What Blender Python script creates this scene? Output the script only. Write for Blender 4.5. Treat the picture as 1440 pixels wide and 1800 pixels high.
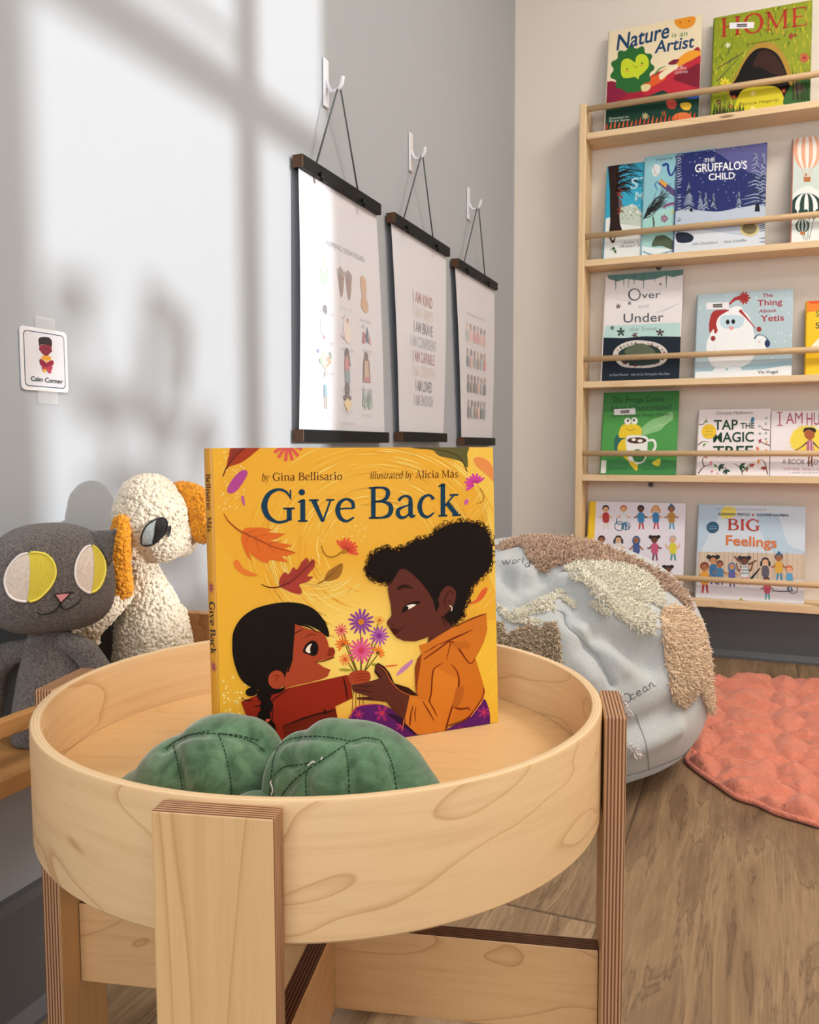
import bpy, bmesh, math, random
import numpy as np
from mathutils import Vector, Matrix, noise
from mathutils.bvhtree import BVHTree
from mathutils.geometry import tessellate_polygon, delaunay_2d_cdt

for o in list(bpy.data.objects):
    bpy.data.objects.remove(o, do_unlink=True)
scene = bpy.context.scene
COL = scene.collection
random.seed(7)
R = math.radians

# ------------------------------------------------------------------ camera
FOC, PITCH, YAW, ROLL, CAMH = 1480.0, R(4.412), R(22.3), R(-.164), .637
def _cam_matrix():
    cr, sr, cp, sp, cy, sy = math.cos(ROLL), math.sin(ROLL), math.cos(PITCH), math.sin(PITCH), math.cos(YAW), math.sin(YAW)
    a = Matrix(((cr, 0, -sr), (0, 1, 0), (sr, 0, cr)))
    b = Matrix(((1, 0, 0), (0, cp, sp), (0, -sp, cp)))
    c = Matrix(((cy, -sy, 0), (sy, cy, 0), (0, 0, 1)))
    return c @ b @ a
CM = _cam_matrix()
CAM = Vector((0, 0, CAMH))
cam_data = bpy.data.cameras.new('camera')
cam_data.sensor_fit = 'VERTICAL'
cam_data.sensor_height = 24.0
cam_data.lens = FOC / 1800 * 24.0
cam_data.clip_start = .02
cam_data.dof.use_dof = True
cam_data.dof.focus_distance = .72
cam_data.dof.aperture_fstop = 22.0
cam = bpy.data.objects.new('camera', cam_data)
COL.objects.link(cam)
right, fwd, up = CM.col[0], CM.col[1], CM.col[2]
cam.matrix_world = Matrix(((right.x, up.x, -fwd.x, 0), (right.y, up.y, -fwd.y, 0), (right.z, up.z, -fwd.z, CAMH), (0, 0, 0, 1)))
scene.camera = cam

# measuring helpers: a direction of sight, and where it meets a plane of the room
def ray(x, y): return (CM @ Vector((x - 720, FOC, 900 - y)))
def on_plane(x, y, ax, v):
    r = ray(x, y); return CAM + r * ((v - CAM[ax]) / r[ax])
def at(x, y, d): return CAM + ray(x, y) * (d / FOC)

# ------------------------------------------------------------------ light
scene.view_settings.view_transform = 'Standard'
scene.view_settings.look = 'None'
scene.view_settings.gamma = 1.0
scene.view_settings.use_curve_mapping = False
scene.view_settings.exposure = .22

world = bpy.data.worlds.new('world'); scene.world = world
world.use_nodes = True
bg = world.node_tree.nodes['Background']
bg.inputs[0].default_value = (.86, .93, 1.0, 1)
bg.inputs[1].default_value = .26

SUNDIR = Vector((-1, -.10, -.12)).normalized()
sd = bpy.data.lights.new('sun', 'SUN'); sd.energy = 2.85; sd.angle = R(1.2); sd.color = (.955, .985, 1.0)
sun = bpy.data.objects.new('sun', sd); COL.objects.link(sun)
sun.rotation_euler = SUNDIR.to_track_quat('-Z', 'Y').to_euler()
sun.location = (6, 1.5, 2)

def area(name, loc, direction, sx, sy, power, color):
    d = bpy.data.lights.new(name, 'AREA'); d.shape = 'RECTANGLE'; d.size = sx; d.size_y = sy
    d.energy = power; d.color = color
    o = bpy.data.objects.new(name, d); COL.objects.link(o)
    o.location = loc; o.rotation_euler = Vector(direction).to_track_quat('-Z', 'Y').to_euler()
    return o
# daylight of the right-wall window, an added fill lamp behind the camera, two ceiling panels
area('window_daylight', (1.86, .2, 1.4), (-1, .1, -.1), 1.6, 1.2, 1.0, (.86, .93, 1.0))
area('rear_fill_light', (.15, -2.2, 1.4), (-.1, 1, -.2), 2.2, 1.5, 42, (.94, .97, 1.0))
area('ceiling_panel_light', (.75, .15, 2.56), (0, 0, -1), 1.2, .6, 6.5, (1.0, .94, .86))
area('ceiling_panel_light', (1.05, 1.55, 2.56), (0, 0, -1), 1.2, .5, 29, (1.0, .93, .84))

# ------------------------------------------------------------------ objects
def tag(o, label=None, cat=None, group=None, kind=None):
    if label: o['label'] = label
    if cat: o['category'] = cat
    if group: o['group'] = group
    if kind: o['kind'] = kind
    return o
def empty(name, loc=(0, 0, 0), rz=0, label=None, cat=None, group=None):
    o = bpy.data.objects.new(name, None); COL.objects.link(o)
    o.location = loc; o.rotation_euler = (0, 0, rz); o.empty_display_size = .05
    return tag(o, label, cat, group)
def link(name, me, mats, parent=None, smooth=False):
    o = bpy.data.objects.new(name, me); COL.objects.link(o)
    if not isinstance(mats, (list, tuple)): mats = [mats]
    if not me.materials:
        for m in mats: me.materials.append(m)
    if smooth: me.polygons.foreach_set('use_smooth', [True] * len(me.polygons))
    if parent: o.parent = parent
    return o
def from_bm(name, bm, mats, parent=None, smooth=False):
    me = bpy.data.meshes.new(name); bm.to_mesh(me); bm.free()
    return link(name, me, mats, parent, smooth)
def from_py(name, v, f, mats, parent=None, smooth=False):
    me = bpy.data.meshes.new(name); me.from_pydata([tuple(p) for p in v], [], [tuple(q) for q in f]); me.update()
    return link(name, me, mats, parent, smooth)
def add_box(bm, x0, x1, y0, y1, z0, z1, bevel=0, mat=0, seg=2):
    r = bmesh.ops.create_cube(bm, size=1)
    vs = r['verts']
    for v in vs:
        v.co = Vector((x0 + (v.co.x + .5) * (x1 - x0), y0 + (v.co.y + .5) * (y1 - y0), z0 + (v.co.z + .5) * (z1 - z0)))
    fs = set(f for v in vs for f in v.link_faces)
    for f in fs: f.material_index = mat
    if bevel:
        es = list(set(e for v in vs for e in v.link_edges))
        bmesh.ops.bevel(bm, geom=es, offset=bevel, segments=seg, affect='EDGES', profile=.5)
def box(name, x0, x1, y0, y1, z0, z1, mat, parent=None, bevel=.0008):
    bm = bmesh.new(); add_box(bm, x0, x1, y0, y1, z0, z1, bevel)
    return from_bm(name, bm, mat, parent)
def tube_geo(pts, rad, n=8, closed=False, caps=True):
    pts = [Vector(p) for p in pts]; V = []; F = []
    m = len(pts); nrm = None
    for i, p in enumerate(pts):
        a = pts[i - 1] if (i > 0 or closed) else p
        b = pts[(i + 1) % m] if (i < m - 1 or closed) else p
        t = (b - a).normalized()
        if nrm is None:
            nrm = t.orthogonal().normalized()
        else:
            nrm = (nrm - t * nrm.dot(t))
            nrm = nrm.normalized() if nrm.length > 1e-6 else t.orthogonal().normalized()
        bn = t.cross(nrm)
        r = rad[i] if isinstance(rad, (list, tuple)) else rad
        for k in range(n):
            a_ = 2 * math.pi * k / n
            V.append(p + (nrm * math.cos(a_) + bn * math.sin(a_)) * r)
    rings = m if closed else m - 1
    for i in range(rings):
        j = (i + 1) % m
        for k in range(n):
            k2 = (k + 1) % n
            F.append((i * n + k, i * n + k2, j * n + k2, j * n + k))
    if caps and not closed:
        F.append(tuple(range(n - 1, -1, -1))); F.append(tuple((m - 1) * n + k for k in range(n)))
    return V, F
def join_geo(gs):
    V = []; F = []
    for v, f in gs:
        o = len(V); V += list(v); F += [tuple(i + o for i in q) for q in f]
    return V, F
def tube(name, pts, rad, mat, parent=None, n=8, closed=False):
    V, F = tube_geo(pts, rad, n, closed); return from_py(name, V, F, mat, parent, True)
def spline(pts, k=6, closed=False):
    P = [Vector(p) for p in pts]; n = len(P); out = []
    rng = range(n if closed else n - 1)
    for i in rng:
        if closed: p0, p1, p2, p3 = P[i - 1], P[i], P[(i + 1) % n], P[(i + 2) % n]
        else: p0, p1, p2, p3 = P[max(i - 1, 0)], P[i], P[i + 1], P[min(i + 2, n - 1)]
        for s in range(k):
            t = s / k
            out.append(.5 * ((2 * p1) + (p2 - p0) * t + (2 * p0 - 5 * p1 + 4 * p2 - p3) * t * t + (3 * p1 - p0 - 3 * p2 + p3) * t ** 3))
    if not closed: out.append(P[-1])
    return out

# ------------------------------------------------------------------ materials
def lin(c):
    if isinstance(c, str):
        c = c.lstrip('#'); c = [int(c[i:i + 2], 16) / 255 for i in (0, 2, 4)]
    return tuple((x / 12.92 if x <= .04045 else ((x + .055) / 1.055) ** 2.4) for x in c[:3]) + (1,)
class NT:
    def __init__(s, name, rough=.5, spec=.5, **kw):
        s.m = bpy.data.materials.new(name); s.m.use_nodes = True; s.t = s.m.node_tree
        s.b = s.t.nodes['Principled BSDF']; s.b.inputs['Roughness'].default_value = rough
        s.b.inputs['Specular IOR Level'].default_value = spec
        for k, v in kw.items(): s.b.inputs[k.replace('_', ' ')].default_value = v
    def n(s, typ, **kw):
        nd = s.t.nodes.new(typ)
        for k, v in kw.items():
            if k.startswith('i_'):
                key = k[2:].replace('_', ' '); nd.inputs[int(key) if key.isdigit() else key].default_value = v
            else: setattr(nd, k, v)
        return nd
    def l(s, a, b): s.t.links.new(a, b)
    def coord(s, kind='Object', scale=(1, 1, 1)):
        c = s.n('ShaderNodeTexCoord'); mp = s.n('ShaderNodeMapping'); mp.inputs['Scale'].default_value = scale
        s.l(c.outputs[kind], mp.inputs[0]); return mp.outputs[0]
    def ramp(s, fac, stops):
        r = s.n('ShaderNodeValToRGB'); e = r.color_ramp.elements
        while len(e) < len(stops): e.new(.5)
        for q, (p, c) in zip(e, stops): q.position = p; q.color = lin(c) if isinstance(c, str) else c
        s.l(fac, r.inputs[0]); return r.outputs[0]
    def math(s, op, a, b=None):
        m = s.n('ShaderNodeMath', operation=op)
        for i, x in enumerate((a, b)):
            if x is None: continue
            if isinstance(x, (int, float)): m.inputs[i].default_value = x
            else: s.l(x, m.inputs[i])
        return m.outputs[0]
    def mix(s, fac, a, b, mode='MIX'):
        m = s.n('ShaderNodeMix', data_type='RGBA', blend_type=mode)
        for i, x in ((0, fac), (6, a), (7, b)):
            if isinstance(x, (int, float)): m.inputs[i].default_value = x
            elif isinstance(x, (tuple, str)): m.inputs[i].default_value = lin(x) if isinstance(x, str) else x
            else: s.l(x, m.inputs[i])
        return m.outputs[2]
    def bump(s, h, strength=.3, dist=.002):
        b = s.n('ShaderNodeBump', i_Strength=strength, i_Distance=dist); s.l(h, b.inputs['Height'])
        s.l(b.outputs[0], s.b.inputs['Normal'])
    def color(s, c):
        if isinstance(c, (tuple, str)): s.b.inputs['Base Color'].default_value = lin(c) if isinstance(c, str) else c
        else: s.l(c, s.b.inputs['Base Color'])
        return s
def plain(name, c, rough=.5, spec=.5, **kw): return NT(name, rough, spec, **kw).color(c).m
def noise_tex(t, vec, scale, detail=3, rough=.5, dist=0):
    n = t.n('ShaderNodeTexNoise'); n.inputs['Scale'].default_value = scale; n.inputs['Detail'].default_value = detail
    n.inputs['Roughness'].default_value = rough; n.inputs['Distortion'].default_value = dist
    t.l(vec, n.inputs['Vector']); return n.outputs[0]

def wall_mat(name, c, c2):
    t = NT(name, .62, .3); v = t.coord()
    a = noise_tex(t, v, 1.6, 2); t.color(t.mix(a, c, c2))
    t.bump(noise_tex(t, v, 260, 2, .6), .12, .0006); return t.m
def wood_face(name, base, line, scale=(7, 7, 2.2), bands=7.0, fine=(140, 140, 6), amount=.55, rough=.42, knots=None):
    t = NT(name, rough, .35); v = t.coord('Object', scale)
    a = noise_tex(t, v, 1.0, 2, .45, .6)
    fr = t.math('FRACT', t.math('MULTIPLY', a, bands))
    ln = t.ramp(fr, [(0, (1, 1, 1, 1)), (.025, (.5, .5, .5, 1)), (.10, (.08, .08, .08, 1)), (.2, (0, 0, 0, 1)), (.975, (0, 0, 0, 1)), (1, (.9, .9, .9, 1))])
    c = t.mix(t.math('MULTIPLY', ln, amount), base, line)
    v2 = t.coord('Object', fine); f = noise_tex(t, v2, 1.0, 3, .6)
    c = t.mix(t.math('MULTIPLY', t.math('SUBTRACT', f, .45), .8), c, line)
    big = noise_tex(t, t.coord('Object', (3, 3, 3)), 1.3, 2)
    c = t.mix(t.math('MULTIPLY', big, .25), c, line)
    if knots:
        k = t.n('ShaderNodeTexVoronoi'); k.inputs['Scale'].default_value = 1.0
        t.l(t.coord('Object', knots), k.inputs['Vector'])
        kk = t.ramp(k.outputs['Distance'], [(0, (1, 1, 1, 1)), (.08, (.7, .7, .7, 1)), (.14, (0, 0, 0, 1))])
        c = t.mix(kk, c, '#7b5232')
    t.color(c); t.bump(f, .06, .0008); return t.m
def ply_edge(name, mode, pitch, light, dark):
    t = NT(name, .5, .3)
    c = t.n('ShaderNodeTexCoord'); s = t.n('ShaderNodeSeparateXYZ'); t.l(c.outputs['Object'], s.inputs[0])
    if mode == 'R':
        d = t.math('SQRT', t.math('ADD', t.math('MULTIPLY', s.outputs[0], s.outputs[0]), t.math('MULTIPLY', s.outputs[1], s.outputs[1])))
    else: d = s.outputs['XYZ'.index(mode)]
    nz = noise_tex(t, t.coord('Object', (12, 12, 12)), 1, 2)
    fr = t.math('FRACT', t.math('ADD', t.math('DIVIDE', d, pitch), t.math('MULTIPLY', nz, .22)))
    st = t.ramp(fr, [(0, dark), (.40, dark), (.5, light), (.93, light), (1, dark)])
    sc = {'X': (300, 90, 9), 'Y': (90, 300, 9), 'R': (60, 60, 60), 'Z': (9, 9, 300)}[mode]
    f = noise_tex(t, t.coord('Object', sc), 1, 2)
    t.color(t.mix(t.math('MULTIPLY', f, .5), st, dark)); return t.m

M = {}
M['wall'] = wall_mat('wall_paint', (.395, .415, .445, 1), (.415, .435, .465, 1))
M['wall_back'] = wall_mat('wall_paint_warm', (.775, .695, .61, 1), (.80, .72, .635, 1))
M['base'] = plain('baseboard_grey', (.115, .12, .13, 1), .38, .5)
M['birch'] = wood_face('birch_veneer', '#e0ba86', '#b98650', (8, 8, 1.5), 6.0, (140, 140, 6), .62)
M['birch_rim'] = wood_face('birch_veneer_rim', '#e6c394', '#b4834f', (3.4, 3.4, 12), 6.0, (9, 9, 160), .62)
M['birch_board'] = wood_face('birch_veneer_board', '#dcb280', '#a97542', (5, 5, 11), 6, (10, 10, 160), .6)
M['tray'] = wood_face('birch_tray_floor', '#e6bd86', '#c7925a', (3, 9, 3), 6, (10, 110, 10), .35, .38)
M['ply_x'] = ply_edge('plywood_edge_radial', 'X', .0026, '#cda17a', '#734930')
M['ply_y'] = ply_edge('plywood_edge_cross', 'Y', .0026, '#9a6a45', '#3c2114')
M['ply_r'] = ply_edge('plywood_rim_edge', 'R', .0021, '#eacfa8', '#dcb98c')
M['pine'] = wood_face('pine_board', '#ecd0a6', '#c99a66', (2.0, 9, 14), 5, (6, 120, 160), .5, .5, (5.3, 9, 24))
M['pine_up'] = wood_face('pine_upright', '#ecd0a4', '#c89a66', (9, 9, 2), 5, (120, 120, 5), .5, .5)
M['dowel'] = wood_face('dowel_wood', '#d9b98e', '#b18a5e', (2, 20, 20), 4, (6, 200, 200), .4, .5)
M['shelf_oak'] = wood_face('ledge_wood', '#c9935a', '#8f5f32', (9, 2.2, 9), 6, (140, 6, 140), .6, .42)
M['black_wood'] = plain('black_painted_wood', '#0b0c0e', .5, .25)
M['walnut'] = wood_face('walnut_end', '#5c3d28', '#38230f', (30, 30, 6), 4, (200, 200, 20), .5)
M['cord'] = plain('grey_cord', '#4c5350', .7)
M['hook'] = plain('white_hook_plastic', '#dedde2', .3)
M['paper'] = plain('poster_paper', (.71, .70, .75, 1), .33, .5)
M['tape'] = plain('clear_tape', (.86, .86, .85, 1), .2, .6, Alpha=.16)
M['pages'] = plain('book_pages', '#e9e2d2', .8)
M['window_frame'] = plain('window_frame_white', '#e8e8e6', .4)
M['leaf'] = plain('leaf_green', '#3d6b3a', .5)
M['terracotta'] = plain('terracotta', '#a8643f', .8)
t = NT('lamp_diffuser'); t.b.inputs['Emission Color'].default_value = (1, .96, .88, 1); t.b.inputs['Emission Strength'].default_value = 4
M['diffuser'] = t.m
t = NT('window_glass', .02, .5, Alpha=.08); M['glass'] = t.color((1, 1, 1, 1)).m
# printed ink: the flat colour of each printed shape is stored on the mesh
t = NT('printed_cover', .42, .22); a = t.n('ShaderNodeAttribute', attribute_name='ink'); t.l(a.outputs['Color'], t.b.inputs['Base Color']); M['print'] = t.m
t = NT('printed_paper', .45, .4); a = t.n('ShaderNodeAttribute', attribute_name='ink'); t.l(a.outputs['Color'], t.b.inputs['Base Color']); M['print_matte'] = t.m

def floor_mat():
    t = NT('oak_plank_floor', .4, .4)
    c = t.n('ShaderNodeTexCoord'); sp = t.n('ShaderNodeSeparateXYZ'); t.l(c.outputs['Object'], sp.inputs[0])
    W, L = .305, 2.9
    xs = t.math('DIVIDE', t.math('ADD', sp.outputs[0], .18), W); ix = t.math('FLOOR', xs); fx = t.math('FRACT', xs)
    ys = t.math('ADD', t.math('DIVIDE', sp.outputs[1], L), t.math('MULTIPLY', ix, .377)); iy = t.math('FLOOR', ys); fy = t.math('FRACT', ys)
    cb = t.n('ShaderNodeCombineXYZ'); t.l(ix, cb.inputs[0]); t.l(iy, cb.inputs[1])
    wn = t.n('ShaderNodeTexWhiteNoise'); t.l(cb.outputs[0], wn.inputs['Vector'])
    vm = t.n('ShaderNodeVectorMath', operation='MULTIPLY'); vm.inputs[1].default_value = (11, 1.0, 1); t.l(c.outputs['Object'], vm.inputs[0])
    sc = t.n('ShaderNodeVectorMath', operation='SCALE'); sc.inputs['Scale'].default_value = 9.0; t.l(wn.outputs['Color'], sc.inputs[0])
    va = t.n('ShaderNodeVectorMath', operation='ADD'); t.l(vm.outputs[0], va.inputs[0]); t.l(sc.outputs[0], va.inputs[1])
    g = noise_tex(t, va.outputs[0], 1.7, 5, .62, .55)
    fr = t.math('FRACT', t.math('MULTIPLY', g, 6))
    col = t.ramp(g, [(.25, '#6a5541'), (.42, '#9c8164'), (.55, '#c2a480'), (.64, '#a78b6a'), (.8, '#7b634b')])
    ln = t.ramp(fr, [(0, (1, 1, 1, 1)), (.12, (.2, .2, .2, 1)), (.3, (0, 0, 0, 1)), (.95, (0, 0, 0, 1)), (1, (.8, .8, .8, 1))])
    col = t.mix(t.math('MULTIPLY', ln, .55), col, '#4c3726')
    fine = noise_tex(t, t.coord('Object', (190, 7, 1)), 1, 4, .7)
    col = t.mix(t.math('MULTIPLY', fine, .7), col, '#5f4834')
    kn = t.n('ShaderNodeTexVoronoi'); kn.inputs['Scale'].default_value = 1.0; t.l(t.coord('Object', (5.5, 2.1, 1)), kn.inputs['Vector'])
    kk = t.ramp(kn.outputs['Distance'], [(0, (1, 1, 1, 1)), (.05, (.5, .5, .5, 1)), (.12, (0, 0, 0, 1))])
    col = t.mix(t.math('MULTIPLY', kk, .5), col, '#3c2a1c')
    tint = t.mix(wn.outputs['Value'], '#ffffff', '#d9cfc4'); col = t.mix(1.0, col, tint, 'MULTIPLY')
    gap = t.math('MAXIMUM', t.math('LESS_THAN', fx, .012), t.math('LESS_THAN', fy, .002))
    col = t.mix(t.math('MULTIPLY', gap, .45), col, '#2b2018')
    t.color(col); t.bump(t.math('SUBTRACT', fine, gap), .12, .001)
    rr = t.n('ShaderNodeMapRange'); rr.inputs['To Min'].default_value = .34; rr.inputs['To Max'].default_value = .55
    t.l(fine, rr.inputs[0]); t.l(rr.outputs[0], t.b.inputs['Roughness'])
    return t.m
M['floor'] = floor_mat()

def fabric(name, c1, c2, scale, bump=.5, dist=.002, rough=.95, kind='noise', sheen=.3):
    t = NT(name, rough, .15); t.b.inputs['Sheen Weight'].default_value = sheen
    v = t.coord()
    if kind == 'voronoi':
        k = t.n('ShaderNodeTexVoronoi'); k.inputs['Scale'].default_value = scale; t.l(v, k.inputs['Vector']); h = t.math('SUBTRACT', 1, k.outputs['Distance'])
    else: h = noise_tex(t, v, scale, 3, .6, .8)
    f = t.ramp(h, [(.35, c1), (.7, c2)])
    big = noise_tex(t, v, 14, 3, .6)
    t.color(t.mix(t.math('MULTIPLY', big, .3), f, c1)); t.bump(h, bump, dist); return t.m
M['cat'] = fabric('grey_fleece', '#4d4542', '#978b84', 520, 1.0, .004)
M['boucle'] = fabric('cream_boucle', '#d3c4ac', '#ece1cf', 300, .5, .001)
M['mustard'] = fabric('mustard_boucle', '#c47a12', '#eda42c', 300, .5, .001)
M['embroidery_yellow'] = fabric('yellow_embroidery', '#c4b032', '#ddca50', 900, .3, .0006, .6)
M['embroidery_cream'] = fabric('cream_embroidery', '#c9b9ab', '#e6d8cd', 420, .6, .001, .8)
M['thread_white'] = plain('white_thread', '#ece2dd', .6)
M['thread_yellow'] = plain('yellow_thread', '#e2d24e', .6)
M['thread_black'] = plain('black_thread', '#141013', .6)
M['nose'] = plain('pink_embroidery', '#d98f92', .6)
M['silver_thread'] = fabric('silver_thread', '#8f979b', '#c8ced0', 700, .3, .0006, .5)
M['grey_cushion'] = fabric('slate_grey_fabric', '#4c5155', '#5f6569', 600, .2, .001, .7)
M['green_plush'] = fabric('green_velvet', '#3f5c40', '#6a8c69', 60, .12, .001, .85, sheen=.45)
M['green_thread'] = plain('dark_green_thread', '#1d2c1f', .8)
M['pouf'] = fabric('grey_blue_cotton', '#b3b7b7', '#cfd1d0', 500, .25, .0008, .95)
M['pouf_base'] = fabric('pale_blue_cotton', '#bcc7d1', '#d3dbe2', 500, .25, .0008, .95)
M['shag_brown'] = fabric('brown_shag', '#c09d82', '#e0c0a6', 260, .4, .001)
M['shag_cream'] = fabric('cream_shag', '#f0e7cd', '#fbf6e8', 260, .4, .001)
M['shag_peach'] = fabric('peach_shag', '#f0cca4', '#fde6c9', 260, .4, .001)
M['shag_tan'] = fabric('tan_shag', '#c4ab8d', '#e2ceb2', 260, .4, .001)
def quilt_mat():
    t = NT('coral_cotton', .85, .15); t.b.inputs['Sheen Weight'].default_value = .25
    a = noise_tex(t, t.coord('Object', (1, 1.7, 1)), 26, 3, .55, 2.2); b = noise_tex(t, t.coord('Object', (1.6, 1, 1)), 60, 2, .5, 1.2)
    ra = t.math('ABSOLUTE', t.math('SUBTRACT', a, .5)); rb = t.math('ABSOLUTE', t.math('SUBTRACT', b, .5))
    t.color(t.mix(noise_tex(t, t.coord(), 700, 2), '#cf735b', '#e18e74')); t.bump(t.math('ADD', ra, t.math('MULTIPLY', rb, .35)), .8, .011); return t.m
M['quilt'] = quilt_mat()
M['quilt_plain'] = fabric('coral_cotton', '#d67e66', '#e89a80', 700, .2, .0005, .8)

# ------------------------------------------------------------------ printed artwork
_tc = {}
def bfont(s, shear=0, bold=0.0):
    bold = min(bold, .017)
    key = (s, shear, bold)
    if key in _tc: return _tc[key]
    cu = bpy.data.curves.new('t', 'FONT'); cu.body = s; cu.size = 1; cu.resolution_u = 3; cu.shear = shear; cu.offset = bold
    o = bpy.data.objects.new('t', cu); COL.objects.link(o)
    dg = bpy.context.evaluated_depsgraph_get(); dg.update()
    me = bpy.data.meshes.new_from_object(o.evaluated_get(dg))
    vs = [v.co.copy() for v in me.vertices]; fs = [tuple(p.vertices) for p in me.polygons]
    xs = [v.x for v in vs]; x0, x1 = min(xs), max(xs)
    res = ([((v.x - x0) / (x1 - x0), v.y / .70) for v in vs], fs, (x1 - x0) / .70)   # x 0..1, y in cap heights
    bpy.data.objects.remove(o, do_unlink=True); bpy.data.curves.remove(cu); bpy.data.meshes.remove(me)
    _tc[key] = res; return res
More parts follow.
